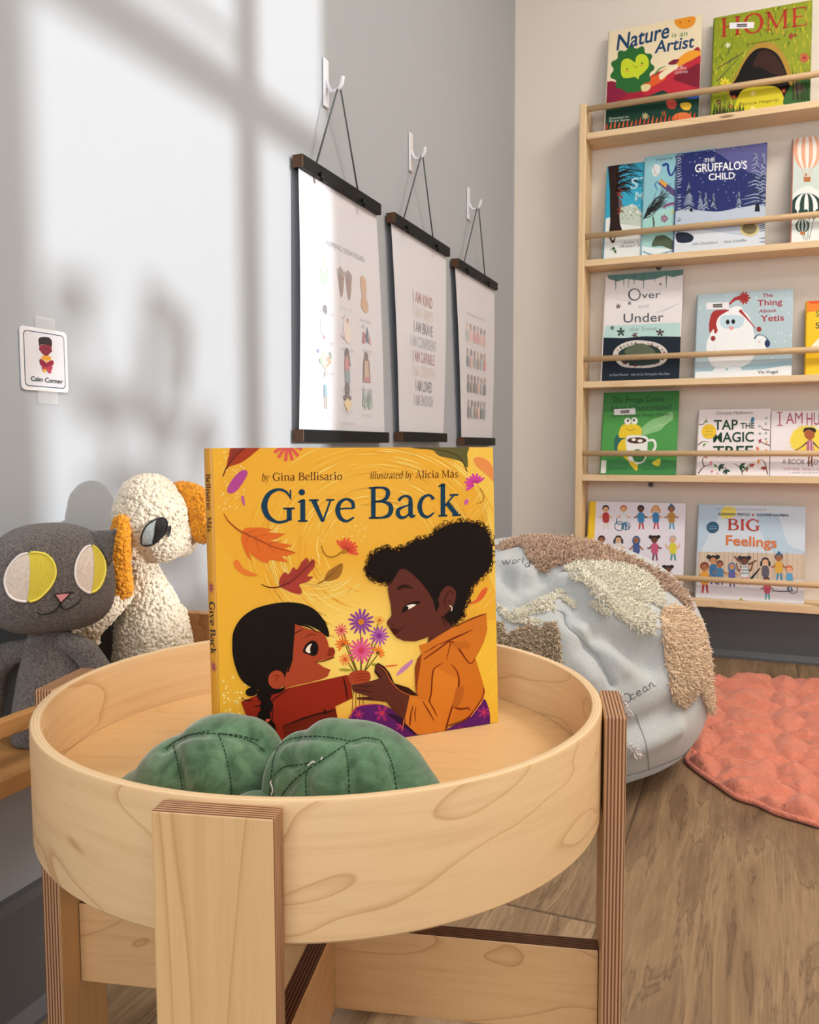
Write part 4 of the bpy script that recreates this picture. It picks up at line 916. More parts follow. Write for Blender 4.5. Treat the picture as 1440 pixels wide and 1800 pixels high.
for i in range(34):
    x = 425 + rn.uniform(0, 60); y = 1270 - (x - 425) * 1.2; a.line([(x, y), (x + rn.uniform(20, 70), y - rn.uniform(20, 70)), (x + rn.uniform(60, 130), y - rn.uniform(40, 170))], [7, 4, 1.5], '#3c3f3e', True, 2, False)
a.k += 1
a.poly([(515, 1060), (535, 1035), (640, 1120), (660, 1160), (600, 1130)], '#5b4a78'); a.poly([(520, 1050), (535, 1038), (570, 1062), (560, 1085)], '#e0a04a'); a.line([(515, 1045), (500, 1070), (515, 1100)], [6, 9, 5], '#4b86b3')
a.line([(545, 1200), (580, 1180), (625, 1175)], [10, 16, 12], '#8a4f72'); a.flower(552, 1262, 24, 8, '#8c5a78', '#c4a0b0', w=.4); a.line([(590, 1235), (610, 1215)], [6, 10], '#d7cf42', False)
a.blob([(480, 985), (500, 950), (530, 965), (520, 1010), (495, 1020)], '#d7dfe0'); a.line([(490, 960), (500, 1000), (520, 1015)], 3, '#b86a4a')
a.line([(486, 1250), (492, 1290), (490, 1330)], [8, 10, 5], '#4d5c44'); a.blob([(480, 1420), (500, 1370), (520, 1360), (560, 1360), (610, 1400), (600, 1440), (540, 1420)], '#53604a')
a.line([(542, 958), (570, 950), (575, 985), (590, 1015), (612, 985), (618, 960), (622, 985), (650, 1010), (672, 960)], [16, 12, 14, 10, 9, 6, 12, 14, 8], '#2b3d8f')
a.text('Valerie Thomas', (502, 932), (720, 908), 17, '#4c5f64', .15)
face_art(a, b)
b, a = shelf_book('picture_book', 2, -.234, .242, .303, 'midnight blue picture book with snowy firs and white hand-drawn title, second row', [(631, 894), (1142, 829), (1126, 1416), (608, 1460)], '#27306b', .008, '#1f2650', '#55658f', dy=-.0135)
a.blob([(780, 860), (960, 850), (1140, 840), (1140, 1000), (1060, 1000), (960, 960), (860, 890)], '#5b5a90'); a.specks(90, 640, 1130, 850, 1180, 1.2, 3.4, '#c9d3e8', rn)
a.blob([(610, 1240), (700, 1215), (860, 1225), (1000, 1200), (1140, 1205), (1140, 1460), (600, 1470)], '#bcc7d6'); a.blob([(610, 1360), (760, 1330), (1000, 1360), (1140, 1330), (1140, 1470), (600, 1480)], '#d7dde4')
for x, y0, y1, w_ in ((692, 1065, 1215, 45), (760, 1120, 1210, 26), (790, 1125, 1205, 22), (835, 1130, 1205, 22), (980, 1120, 1200, 24), (1075, 900, 1190, 95), (1120, 900, 1190, 60)): tree(a, x, y0, y1, w_, '#2f3a4a', '#9aa6b8', rn, 16 if w_ > 40 else 8)
a.poly([(1075, 1180), (1095, 1180), (1100, 1225), (1070, 1225)], '#17181e'); a.poly([(700, 1205), (712, 1205), (715, 1225), (698, 1225)], '#17181e')
for i in range(34): a.line([(628, 905 + i * 15), (650, 900 + i * 15 + rn.uniform(-6, 6))], [6, 3], rn.choice(['#8f9bb0', '#c3ccd8', '#333c58']), False, 1, False)
a.k += 1
a.blob([(620, 1350), (680, 1345), (720, 1370), (700, 1400), (630, 1400)], '#23283c'); a.ell(1040, 1325, 56, 44, '#cfc08a'); a.ell(1040, 1322, 42, 32, '#7a6f4e')
for i in range(10): a.line([(1096, 1310 + i * 10), (1128, 1300 + i * 11)], [3, 7], rn.choice(['#4b566c', '#cdd6e0']), False, 1, False)
a.k += 1
a.text('THE', (782, 944), (842, 936), 22, '#e8eaee', 0, .03); a.text("GRUFFALO'S", (728, 1000), (1026, 980), 46, '#eef0f3', 0, .045); a.text('CHILD', (806, 1046), (956, 1036), 38, '#eef0f3', 0, .045)
a.text('Julia Donaldson', (708, 1418), (858, 1408), 16, '#4a4f58', .3); a.text('Axel Scheffler', (890, 1406), (1028, 1397), 16, '#4a4f58', .3)
face_art(a, b)
b, a = shelf_book('picture_book', 2, .077, .228, .308, 'pale grey-green picture book with striped hot-air balloons at the right of the second row', [(1296, 800), (1827, 732), (1819, 1357), (1281, 1403)], '#cdd8d0', .010, '#cdd8d0', '#c98a7c')
a.blob([(1285, 1200), (1300, 1110), (1380, 1070), (1450, 1100), (1560, 1060), (1840, 1100), (1840, 1400), (1280, 1410)], '#e4e8e4')
def balloon(cx, top, rx, ry, c1, c2, basket, gondola):
    n = 7
    for i in range(n):
        u0, u1 = -1 + 2 * i / n, -1 + 2 * (i + 1) / n
        P = [(cx + rx * u0 * math.sin(t_), top + ry * (1 - math.cos(t_)) * .5) for t_ in [math.pi * .05 + j * math.pi * .78 / 8 for j in range(9)]] + [(cx + rx * u1 * math.sin(t_), top + ry * (1 - math.cos(t_)) * .5) for t_ in [math.pi * .05 + j * math.pi * .78 / 8 for j in range(8, -1, -1)]]
        a.poly(P, c1 if i % 2 == 0 else c2)
    yb = top + ry * .88
    for s_ in (-.5, -.2, .2, .5): a.line([(cx + rx * s_, yb - 6), (cx + s_ * 30, basket)], 3, c1, False, 1, False)
    a.k += 1
    a.poly([(cx - gondola, basket), (cx + gondola, basket), (cx + gondola * .8, basket + gondola * 1.3), (cx - gondola * .8, basket + gondola * 1.3)], '#b5713c')
balloon(1372, 752, 78, 230, '#e2a98a', '#eee4da', 1020, 22); a.ell(1366, 1008, 8, 9, '#b88a6a')
balloon(1368, 1112, 92, 160, '#1f3b33', '#e8ece8', 1380, 4); a.k += 1
for i in range(5): a.ell(1302 + i * 32, 1225, 13, 20, '#1f3b33')
balloon(1345, 1262, 40, 80, '#2a4b42', '#c7cec6', 1335, 14); balloon(1600, 900, 80, 240, '#c98a7c', '#eee4da', 1200, 18)
face_art(a, b)
# row 3
b, a = shelf_book('picture_book', 3, -.439, .226, .333, 'tall white and navy picture book with an oval burrow, left in the third row', [(217, 80), (659, 45), (636, 675), (189, 690)], '#e9e4e4', .008)
a.poly([(210, 370), (640, 350), (640, 430), (200, 440)], '#b9d9d6'); a.poly([(195, 438), (320, 440), (430, 430), (650, 432), (640, 690), (180, 700)], '#17222f')
a.poly([(215, 70), (665, 40), (662, 75), (600, 90), (560, 80), (500, 100), (420, 110), (330, 100), (280, 115), (230, 100)], '#5d8582')
for i, x in enumerate((272, 300, 318, 345, 378, 402, 432, 455, 495, 520, 562, 590, 620, 640)): a.line([(x, 60), (x - 2, (165, 110, 140, 150, 130, 100, 155, 105, 118, 96, 150, 90, 80, 76)[i])], [(12, 5, 8, 5, 12, 4, 10, 5, 6, 4, 10, 5, 4, 4)[i], 3], '#6c908d' if i % 2 else '#587f7c', False, 1, False)
a.k += 1
a.line([(250, 212), (340, 225), (430, 230)], [1, 5, 1], '#c6c9cc'); a.line([(500, 295), (560, 275), (640, 238)], [3, 8, 2], '#c9cbd0')
for x, y, s_, c in ((285, 258, 16, '#4a3540'), (350, 240, 12, '#5c5a5a'), (300, 405, 26, '#2a3838'), (250, 382, 14, '#3a4848'), (525, 408, 24, '#4c2a30'), (380, 424, 18, '#5c3a40'), (528, 130, 9, '#7a5a4a')): a.flower(x, y, s_, 5, c, c, x, w=.5)
a.blob([(255, 540), (280, 490), (350, 458), (430, 455), (510, 470), (560, 505), (570, 550), (540, 590), (470, 610), (380, 612), (300, 600)], '#d6cfc6'); a.blob([(285, 530), (340, 490), (420, 478), (500, 490), (535, 530), (520, 580), (420, 600), (320, 590)], '#2c3a35')
a.blob([(320, 520), (370, 480), (430, 472), (480, 500), (500, 530), (470, 560), (380, 562)], '#5c6650')
for i in range(40):
    t_ = rn.uniform(0, 6.28); a.flower(412 + 140 * math.cos(t_), 536 + 66 * math.sin(t_), rn.uniform(5, 10), 5, rn.choice(['#8a3040', '#5c3a3a', '#efe7dc', '#3a3a3a']), None, t_, w=.5)
a.ell(378, 190, 36, 35, '#3f4952', -.05, 30); a.ell(379, 190, 28, 29, '#e9e4e4', -.05, 30)
a.text('ver', (420, 213), (528, 208), 40, '#4c545c'); a.text('and', (398, 268), (462, 264), 20, '#b9b7c0', .2); a.text('Under', (316, 352), (546, 344), 52, '#4a5058'); a.text('the Snow', (352, 402), (510, 396), 26, '#9fb0b4', .25)
a.text('by Kate Messner   with art by Christopher Silas Neal', (236, 660), (580, 652), 14, '#96a0a8', .1); face_art(a, b)
b, a = shelf_book('picture_book', 3, -.169, .257, .257, 'square ice blue picture book with a white furry creature in a red hat, third row', [(747, 192), (1294, 155), (1283, 655), (728, 673)], '#b3c8cf', .014, '#b3c8cf', '#a9bfc8')
a.specks(60, 745, 1290, 170, 560, 2, 6, '#d9e6ea', rn); a.blob([(730, 610), (860, 620), (1000, 600), (1290, 570), (1290, 600), (1150, 620), (900, 640), (735, 625)], '#9fc0cc'); a.blob([(728, 640), (900, 630), (1100, 622), (1290, 600), (1290, 680), (725, 690)], '#e8ebec')
a.blob([(800, 540), (795, 470), (825, 400), (850, 330), (880, 290), (930, 268), (990, 275), (1040, 320), (1065, 400), (1072, 480), (1060, 560), (1000, 605), (900, 612), (830, 600)], '#eeeff0'); a.blob([(830, 630), (860, 600), (900, 610), (900, 640), (840, 645)], '#e2e8ea'); a.blob([(920, 640), (930, 600), (980, 600), (990, 630)], '#e2e8ea')
a.blob([(870, 345), (885, 312), (930, 308), (990, 312), (1012, 335), (990, 378), (930, 388), (885, 378)], '#c4dbe4'); a.ell(916, 348, 11, 14, '#1d1d22'); a.ell(948, 346, 11, 14, '#1d1d22'); a.blob([(922, 376), (950, 376), (938, 398)], '#e5a0a0')
a.blob([(835, 390), (812, 410), (810, 350), (830, 290), (880, 278), (925, 280), (900, 295), (865, 320), (850, 360), (858, 400), (840, 415)], '#a73432'); a.line([(925, 248), (960, 215), (1000, 210)], [8, 20, 14], '#a73432'); a.flower(1010, 210, 38, 11, '#a73432', '#a73432', w=.35); a.ell(970, 275, 32, 18, '#f3f3f3')
a.line([(985, 280), (1030, 330), (1075, 385)], [20, 9, 4], '#a73432'); a.ell(1096, 390, 14, 15, '#9a3230'); a.ell(832, 443, 14, 15, '#9a3230')
a.blob([(1070, 530), (1068, 470), (1085, 430), (1125, 430), (1140, 470), (1125, 525), (1090, 535)], '#e9eef0'); a.line([(1068, 445), (1095, 422), (1135, 435), (1150, 465)], [10, 4, 4, 8], '#2b4468'); a.ell(1144, 472, 16, 22, '#1f355c'); a.ell(1098, 462, 7, 5, '#e5a0a0')
a.line([(850, 480), (840, 520), (848, 560)], [2, 3, 2], '#c9d3d8')
a.text('The', (1116, 208), (1175, 204), 22, '#9c3540', 0, .02); a.text('Thing', (1086, 256), (1230, 248), 34, '#a73440', 0, .04); a.text('About', (1094, 296), (1196, 290), 20, '#9c3540', 0, .02); a.text('Yetis', (1104, 346), (1240, 340), 36, '#a73440', 0, .04); a.text('Vin Vogel', (1088, 646), (1204, 643), 18, '#3c4248', 0, .02)
sticker(a, 792, 238, 922, 276); face_art(a, b)
b, a = shelf_book('picture_book', 3, .125, .222, .220, 'yellow and orange picture book at the right of the third row', [(1373, 229), (1889, 197), (1890, 636), (1365, 653)], '#f2c31d', .012, '#f2c31d', '#eab51b')
a.poly([(1370, 225), (1890, 190), (1890, 260), (1390, 290), (1370, 300)], '#ee8428'); a.poly([(1370, 225), (1890, 190), (1890, 225), (1390, 245)], '#e2571f'); a.poly([(1395, 490), (1440, 440), (1520, 470), (1600, 500)], '#f4ecd4')
a.text('SUN', (1422, 318), (1520, 312), 34, '#5d7a34', 0, .03); a.text('SHINE', (1420, 386), (1580, 378), 34, '#3e4f38', 0, .03); face_art(a, b)
# row 4
b, a = shelf_book('picture_book', 4, -.438, .221, .259, 'green picture book with a yellow frog holding a steaming mug, left in the fourth row', [(210, 756), (637, 745), (617, 1229), (184, 1225)], '#4f9a4c', .010, '#4f9a4c', '#448a44')
a.rect(0, 0, 1, .24, '#3f8443'); a.blob([(190, 1140), (400, 1130), (620, 1150), (620, 1230), (185, 1230)], '#3f8848')
a.blob([(400, 985), (440, 940), (480, 910), (530, 895), (575, 870), (598, 870), (600, 910), (560, 935), (530, 970), (470, 990), (430, 1000)], '#8dc284'); a.line([(430, 990), (500, 950), (560, 935), (592, 890)], [2, 5, 5, 2], '#a9d3a0')
a.blob([(268, 1010), (310, 1000), (330, 1060), (325, 1090), (268, 1092)], '#2f6660'); a.blob([(290, 1010), (298, 960), (325, 935), (380, 935), (415, 955), (420, 990), (400, 1005), (330, 1015)], '#e8c92f'); a.ell(340, 920, 19, 20, '#f1ede4'); a.ell(379, 918, 19, 20, '#f1ede4'); a.ell(342, 916, 6, 8, '#2b2b2b'); a.ell(376, 914, 6, 8, '#2b2b2b')
a.blob([(288, 1050), (330, 1020), (400, 1060), (420, 1130), (400, 1170), (395, 1200), (370, 1170), (290, 1100)], '#e2c62f'); a.line([(330, 962), (355, 972), (385, 962)], [2, 4, 2], '#8a6a1c'); a.blob([(480, 1160), (520, 1135), (530, 1150), (515, 1178)], '#d9cf35')
a.blob([(332, 1012), (390, 1000), (450, 1008), (455, 1040), (450, 1110), (435, 1150), (400, 1165), (355, 1155), (338, 1110)], '#eceae6'); a.ell(393, 1030, 56, 18, '#4a2f26'); a.ell(375, 1025, 13, 8, '#efe8df'); a.ell(412, 1032, 15, 9, '#efe8df')
a.line([(455, 1030), (490, 1030), (500, 1065), (480, 1095), (450, 1090)], [14, 14, 14, 14, 12], '#eceae6'); a.blob([(365, 1100), (400, 1080), (440, 1110), (425, 1150), (380, 1150)], '#3c7a45'); a.blob([(350, 1150), (385, 1160), (392, 1205), (360, 1175)], '#e2c62f')
a.text('Do Frogs Drink', (258, 812), (556, 806), 32, '#2c5a35', 0, .03); a.text('Hot Chocolate?', (246, 862), (594, 852), 32, '#2c5a35', 0, .03); a.text('How Animals Keep Warm', (246, 898), (580, 888), 19, '#386a40', .1, .01)
a.text('Etta Kaner', (228, 1196), (340, 1196), 11, '#2b5a33'); a.text('John Martz', (430, 1198), (560, 1198), 11, '#2b5a33'); sticker(a, 262, 850, 384, 884); a.rect(-.01, .83, .07, .985, '#e6e2dc'); face_art(a, b)
b, a = shelf_book('picture_book', 4, -.158, .196, .203, 'white board book with dark green block capitals and branches round the edge, fourth row', [(754, 853), (1163, 846), (1154, 1234), (737, 1230)], '#ece4e4', .014, '#e8dfdf', '#d9cfcf')
for p0, p1, p2 in (((745, 935), (775, 935), (795, 900)), ((745, 1055), (775, 1035), (805, 1040)), ((745, 1220), (780, 1180), (830, 1165)), ((780, 1180), (770, 1140), (800, 1110)), ((1145, 1225), (1125, 1150), (1085, 1140)), ((1155, 970), (1120, 965), (1105, 945)), ((1160, 1060), (1120, 1045), (1085, 1025)), ((900, 1225), (905, 1190), (870, 1175)), ((1000, 1225), (990, 1190), (950, 1160)), ((1000, 1210), (1030, 1180), (1050, 1160))): a.line([p0, p1, p2], [7, 5, 2], '#5a3a2e')
for x, y, s_, c, ph in ((790, 915, 16, '#6b9a4a', 1), (775, 1050, 18, '#6b9a4a', .5), (795, 1120, 16, '#c77c86', 2), (810, 1160, 22, '#d98a94', 0), (865, 1175, 34, '#25493a', .4), (905, 1195, 30, '#1f4536', 1.2), (850, 1170, 18, '#4f7d3a', 2), (985, 1175, 36, '#2a4d35', .2), (1020, 1185, 22, '#4f7a3a', 1.1), (1050, 1165, 24, '#b0432e', .8), (1085, 1150, 20, '#d98a3c', .1), (1125, 1180, 26, '#9c3c30', 1.5), (1095, 1030, 20, '#a8364a', .2), (1095, 1075, 20, '#d9713a', 2.6), (1130, 1085, 16, '#d98a3c', .5), (1138, 1035, 12, '#e0a050', 1), (820, 1205, 14, '#d87890', .4), (855, 1215, 12, '#e09aa8', 1), (1020, 1200, 14, '#a02a28', 0)):
    for q in (-.6, .2, 1.0): a.blob([(x, y), (x + s_ * .5 * math.cos(ph + q) - s_ * .22 * math.sin(ph + q), y + s_ * .5 * math.sin(ph + q) + s_ * .22 * math.cos(ph + q)), (x + s_ * math.cos(ph + q), y + s_ * math.sin(ph + q)), (x + s_ * .5 * math.cos(ph + q) + s_ * .22 * math.sin(ph + q), y + s_ * .5 * math.sin(ph + q) - s_ * .22 * math.cos(ph + q))], c, 2)
for x, y in ((1138, 902), (1098, 948), (1135, 935), (1100, 990), (1135, 988), (1135, 1022)): a.flower(x, y, 9, 6, '#7f8fa6', None, w=.35)
a.blob([(1048, 925), (1050, 905), (1060, 895), (1070, 905), (1062, 925)], '#3f7f9c')
a.text('Christie Matheson', (848, 882), (1060, 877), 18, '#6a6464', .1); a.text('TAP', (836, 968), (974, 966), 56, '#173f2c', 0, .03); a.text('THE', (990, 962), (1070, 960), 32, '#173f2c', 0, .02); a.text('MAGIC', (832, 1040), (1066, 1036), 56, '#173f2c', 0, .03); a.text('TREE', (832, 1122), (1062, 1120), 60, '#173f2c', 0, .03)
a.ell(808, 978, 42, 42, '#edc22e', 0, 28); a.ell(808, 978, 36, 36, '#e2b325', 0, 28); a.ell(808, 978, 34, 34, '#edc637', 0, 28)
for i, s_ in enumerate(('NOW IN', 'BOARD', 'BOOK')): a.text(s_, (786, 966 + i * 18), (830, 965 + i * 18), 10, '#a07418')
face_art(a, b)
b, a = shelf_book('picture_book', 4, .040, .185, .195, 'white picture book with a child on a yellow scribble, right end of the fourth row', [(1166, 863), (1577, 855), (1575, 1238), (1157, 1234)], '#ebe3e6', .010, '#e8dfe2', '#4a4444')
a.ell(1370, 1030, 96, 84, '#ecd24c', 0, 30)
for i in range(60):
    t_ = rn.uniform(0, 6.28); a.line([(1370 + 88 * math.cos(t_), 1030 + 76 * math.sin(t_)), (1370 + 112 * math.cos(t_ + .2), 1030 + 96 * math.sin(t_ + .2))], [5, 2], '#f0dc5e', False, 1, False)
a.k += 1
a.poly([(1352, 972), (1418, 968), (1414, 1010), (1400, 1022), (1370, 1022), (1356, 1006)], '#a85a30'); a.blob([(1350, 985), (1355, 960), (1390, 955), (1418, 962), (1420, 985), (1390, 970), (1365, 972)], '#1d1614'); a.ell(1388, 1018, 12, 14, '#a85a30')
a.poly([(1372, 1030), (1405, 1030), (1412, 1098), (1365, 1098)], '#b06a88'); a.line([(1372, 1040), (1335, 1070), (1300, 1088)], [10, 6, 5], '#5c3648'); a.line([(1405, 1040), (1435, 1070), (1460, 1085)], [10, 6, 5], '#5c3648')
for i in range(4): a.line([(1380 + i * 7, 1032), (1378 + i * 9, 1096)], 3, '#efe6ea' if i % 2 else '#c04a5a', False, 1, False)
a.k += 1
a.line([(1382, 1100), (1380, 1180)], [9, 8], '#8a4f34', False); a.line([(1398, 1100), (1400, 1180)], [9, 8], '#8a4f34', False)
a.line([(1213, 870), (1214, 944)], 6, '#a8405a', False); a.line([(1196, 870), (1230, 869)], 5, '#a8405a', False); a.line([(1198, 944), (1232, 943)], 5, '#a8405a', False)
a.text('AM', (1250, 936), (1345, 932), 66, '#b0506a'); a.text('HUMAN', (1368, 942), (1570, 938), 74, '#a8405a')
a.text('A BOOK of EMPATHY', (1228, 1166), (1560, 1170), 30, '#3c3438', 0, -.002); a.text('SUSAN VERDE', (1234, 1200), (1328, 1202), 14, '#c06a7a'); a.text('PETER H. REYNOLDS', (1346, 1204), (1520, 1206), 14, '#c06a7a'); a.text('I AM HUMAN', (1270, 1220), (1460, 1222), 9, '#9a8a90')
face_art(a, b)
# row 5
def kid(a, x, y, s_, skin, hair, top, leg, arms=-.1, hijab=None, hairk=0):
    a.line([(x - .02 * s_, y + .55 * s_), (x - .08 * s_, y + 1.02 * s_)], [.10 * s_, .07 * s_], leg, False); a.line([(x + .06 * s_, y + .55 * s_), (x + .12 * s_, y + 1.02 * s_)], [.10 * s_, .07 * s_], leg, False)
    for sg in (-1, 1):
        a.line([(x + sg * .1 * s_, y + .28 * s_), (x + sg * .24 * s_, y + .44 * s_), (x + sg * .34 * s_, y + (.52 + arms) * s_)], [.09 * s_, .07 * s_, .05 * s_], skin)
    a.blob([(x - .13 * s_, y + .24 * s_), (x + .13 * s_, y + .24 * s_), (x + .15 * s_, y + .66 * s_), (x - .13 * s_, y + .66 * s_)], top)
    if hijab: a.ell(x, y + .08 * s_, .19 * s_, .23 * s_, hijab)
    else: a.ell(x, y + .0 * s_, .17 * s_, .17 * s_, hair)
    if hairk == 1:
        for sg in (-1, 1): a.ell(x + sg * .18 * s_, y - .1 * s_, .1 * s_, .09 * s_, hair)
    if hairk == 2: a.line([(x - .17 * s_, y), (x - .19 * s_, y + .22 * s_)], .1 * s_, hair); a.line([(x + .17 * s_, y), (x + .19 * s_, y + .22 * s_)], .1 * s_, hair)
    if hairk == 3: a.poly([(x - .17 * s_, y - .04 * s_), (x, y - .26 * s_), (x + .17 * s_, y - .04 * s_)], '#3a5f80')
    a.ell(x, y + .06 * s_, .13 * s_, .14 * s_, skin)
    a.ell(x - .045 * s_, y + .06 * s_, .014 * s_, .02 * s_, '#22181a', 0, 6); a.ell(x + .05 * s_, y + .06 * s_, .014 * s_, .02 * s_, '#22181a', 0, 6)
S1, S2, S3, S4 = '#e0ae88', '#a0643f', '#6b3d2a', '#c68a5e'
b, a = shelf_book('picture_book', 5, -.479, .288, .282, 'white picture book with rows of little children holding hands, yellow spine, bottom row', [(123, 135), (673, 147), (652, 684), (96, 650)], '#e6e0ea', .010, '#e6e0ea', '#e5bd22')
a.poly([a.px(0, 0), a.px(.065, 0), a.px(.065, 1), a.px(0, 1)], '#ecc62a')
row = [(212, S1, '#2b2320', '#b53a38', '#d9cfc8', -.1, None, 0), (315, S1, '#c2703a', '#dfe2e6', '#2f6f9c', -.1, None, 0), (414, S3, '#171312', '#3f86b8', '#b8362e', -.1, None, 0), (500, S1, '#cf9a55', '#3e7fb5', '#c9414c', -.1, None, 2), (590, S2, '#33231e', '#b98a3c', '#4a9cc0', -.1, None, 3)]
for x, sk, hr, tp, lg_, ar, hj, hk in row: kid(a, x, 176, 118, sk, hr, tp, lg_, ar, hj, hk)
for cx_, r_ in ((290, 26), (330, 22)):
    a.line([(cx_ + r_ * math.cos(i * .7), 278 + r_ * math.sin(i * .7)) for i in range(10)], 5, '#3c6f86')
a.line([(275, 235), (280, 265), (330, 268), (345, 290)], 6, '#3c6f86')
row = [(188, S2, '#3a231c', '#c25a35', '#c25a35', -.1, None, 0), (285, S1, '#2b2422', '#e4d9d2', '#3f5f8a', -.1, None, 2), (388, S2, '#2f5f93', '#4a5f93', '#3c4f80', 0, '#2c5f96', 0), (493, S3, '#2b1d1a', '#c65a7c', '#7c3a5a', -.1, None, 1), (598, S1, '#b8b0a8', '#d9cf3a', '#4f9a94', -.3, None, 0)]
for x, sk, hr, tp, lg_, ar, hj, hk in row: kid(a, x, 352, 122, sk, hr, tp, lg_, ar, hj, hk)
row = [(200, S4, '#3a2a22', '#5a9a5a', '#405a80', -.1, None, 0), (290, S3, '#1a1412', '#d9a83a', '#5a3a6a', -.1, None, 2), (380, S1, '#c9a060', '#c9505a', '#3a5a8a', -.1, None, 0), (473, S4, '#7a4a34', '#d98a5a', '#5a6a8a', -.1, None, 0), (570, S3, '#2a1c18', '#b5432e', '#7a5a8a', -.1, None, 1)]
for x, sk, hr, tp, lg_, ar, hj, hk in row: kid(a, x, 524, 122, sk, hr, tp, lg_, ar, hj, hk)
face_art(a, b)
b, a = shelf_book('picture_book', 5, -.152, .291, .280, 'wide sky blue picture book showing a crowd of cheering children, bottom row', [(751, 154), (1363, 167), (1352, 727), (731, 689)], '#cfdbe6', .010, '#e3e6ea', '#b9bfc8')
a.blob([(740, 150), (900, 150), (850, 240), (760, 420), (740, 430)], '#b7cde0'); a.blob([(1080, 230), (1200, 220), (1260, 380), (1350, 420), (1350, 440), (1180, 430)], '#b7cfe0'); a.blob([(880, 180), (910, 165), (960, 180), (950, 225), (880, 230)], '#ecdb62')
a.poly([(745, 425), (1360, 440), (1355, 590), (735, 570)], '#cdb9a2')
for i in range(26): a.line([(750 + i * 24, 425), (748 + i * 24, 590)], rn.choice([2, 3]), rn.choice(['#a58a6c', '#e2d6c6', '#8f7458']), False, 1, False)
a.k += 1
a.blob([(735, 575), (900, 600), (1100, 590), (1355, 600), (1355, 735), (730, 700)], '#dfdde2')
for x, y, s_, sk, hr, tp, lg_, hk, hj in ((780, 510, 150, S2, '#7a2d22', '#e09a2c', '#b8302c', 0, None), (830, 470, 140, S4, '#1c1614', '#3a6a96', '#3a5a86', 1, None), (868, 495, 120, S2, '#5a2a20', '#3f7aa5', '#2f5f8a', 0, None), (937, 505, 120, S4, '#2c5f93', '#5a5a9a', '#6a4a8a', 0, '#2f6a9c'), (1010, 475, 140, S3, '#2a1a18', '#d0d8d8', '#e05a8a', 1, None), (1130, 480, 130, S1, '#221a1a', '#5a5560', '#4a3a55', 2, None), (1140, 590, 110, S2, '#4a2a22', '#d0506a', '#2f9a9c', 0, None), (1208, 455, 135, S2, '#4a2a20', '#d9a53a', '#3a86b0', 3, None), (1268, 525, 120, S1, '#c9622c', '#5aa0c8', '#4a8ab5', 0, None)):
    kid(a, x, y, s_, sk, hr, tp, lg_, -.4 if x == 1010 else -.1, hj, hk)
a.line([(950, 452), (985, 485)], [8, 12], S3, False); a.line([(1080, 475), (1035, 500)], [8, 12], S3, False); a.line([(1045, 585), (1100, 520)], [16, 6], '#1d1a1c', False)
for i in range(24): a.ell(985 + (i % 6) * 9, 495 + (i // 6) * 18, 3, 5, rn.choice(['#c23a5a', '#2a6a4a', '#2a2a4a']), 0, 6)
a.line([(1170, 650), (1230, 655), (1290, 650)], 5, '#2a2626'); a.line([(1290 + 26 * math.cos(i * .7), 640 + 26 * math.sin(i * .7)) for i in range(10)], 4, '#3a3a3e'); a.ell(990, 702, 10, 8, '#9aa83a')
a.text('WRITTEN BY AND ILLUSTRATED BY', (840, 184), (1140, 190), 8, '#b88a8a'); a.text('ALEXANDRA PENFOLD', (858, 216), (1042, 219), 14, '#33414f', 0, .02); a.text('SUZANNE KAUFMAN', (1080, 220), (1262, 224), 14, '#33414f', 0, .02); a.ell(1060, 214, 7, 6, '#b8443a')
a.serif('BIG', (908, 300), (1100, 305), 62, '#b8392c', 0, None, 1.35); a.text('Feelings', (904, 386), (1196, 402), 56, '#d9722e', 0, .03)
a.ell(828, 286, 35, 33, '#1f4a6a', 0, 26); a.ell(828, 286, 29, 27, '#2a5a7c', 0, 26); a.text('from the team', (806, 284), (850, 284), 8, '#9ab0c0'); a.line([(806, 294), (850, 294)], 3, '#9ab0c0', False)
face_art(a, b)

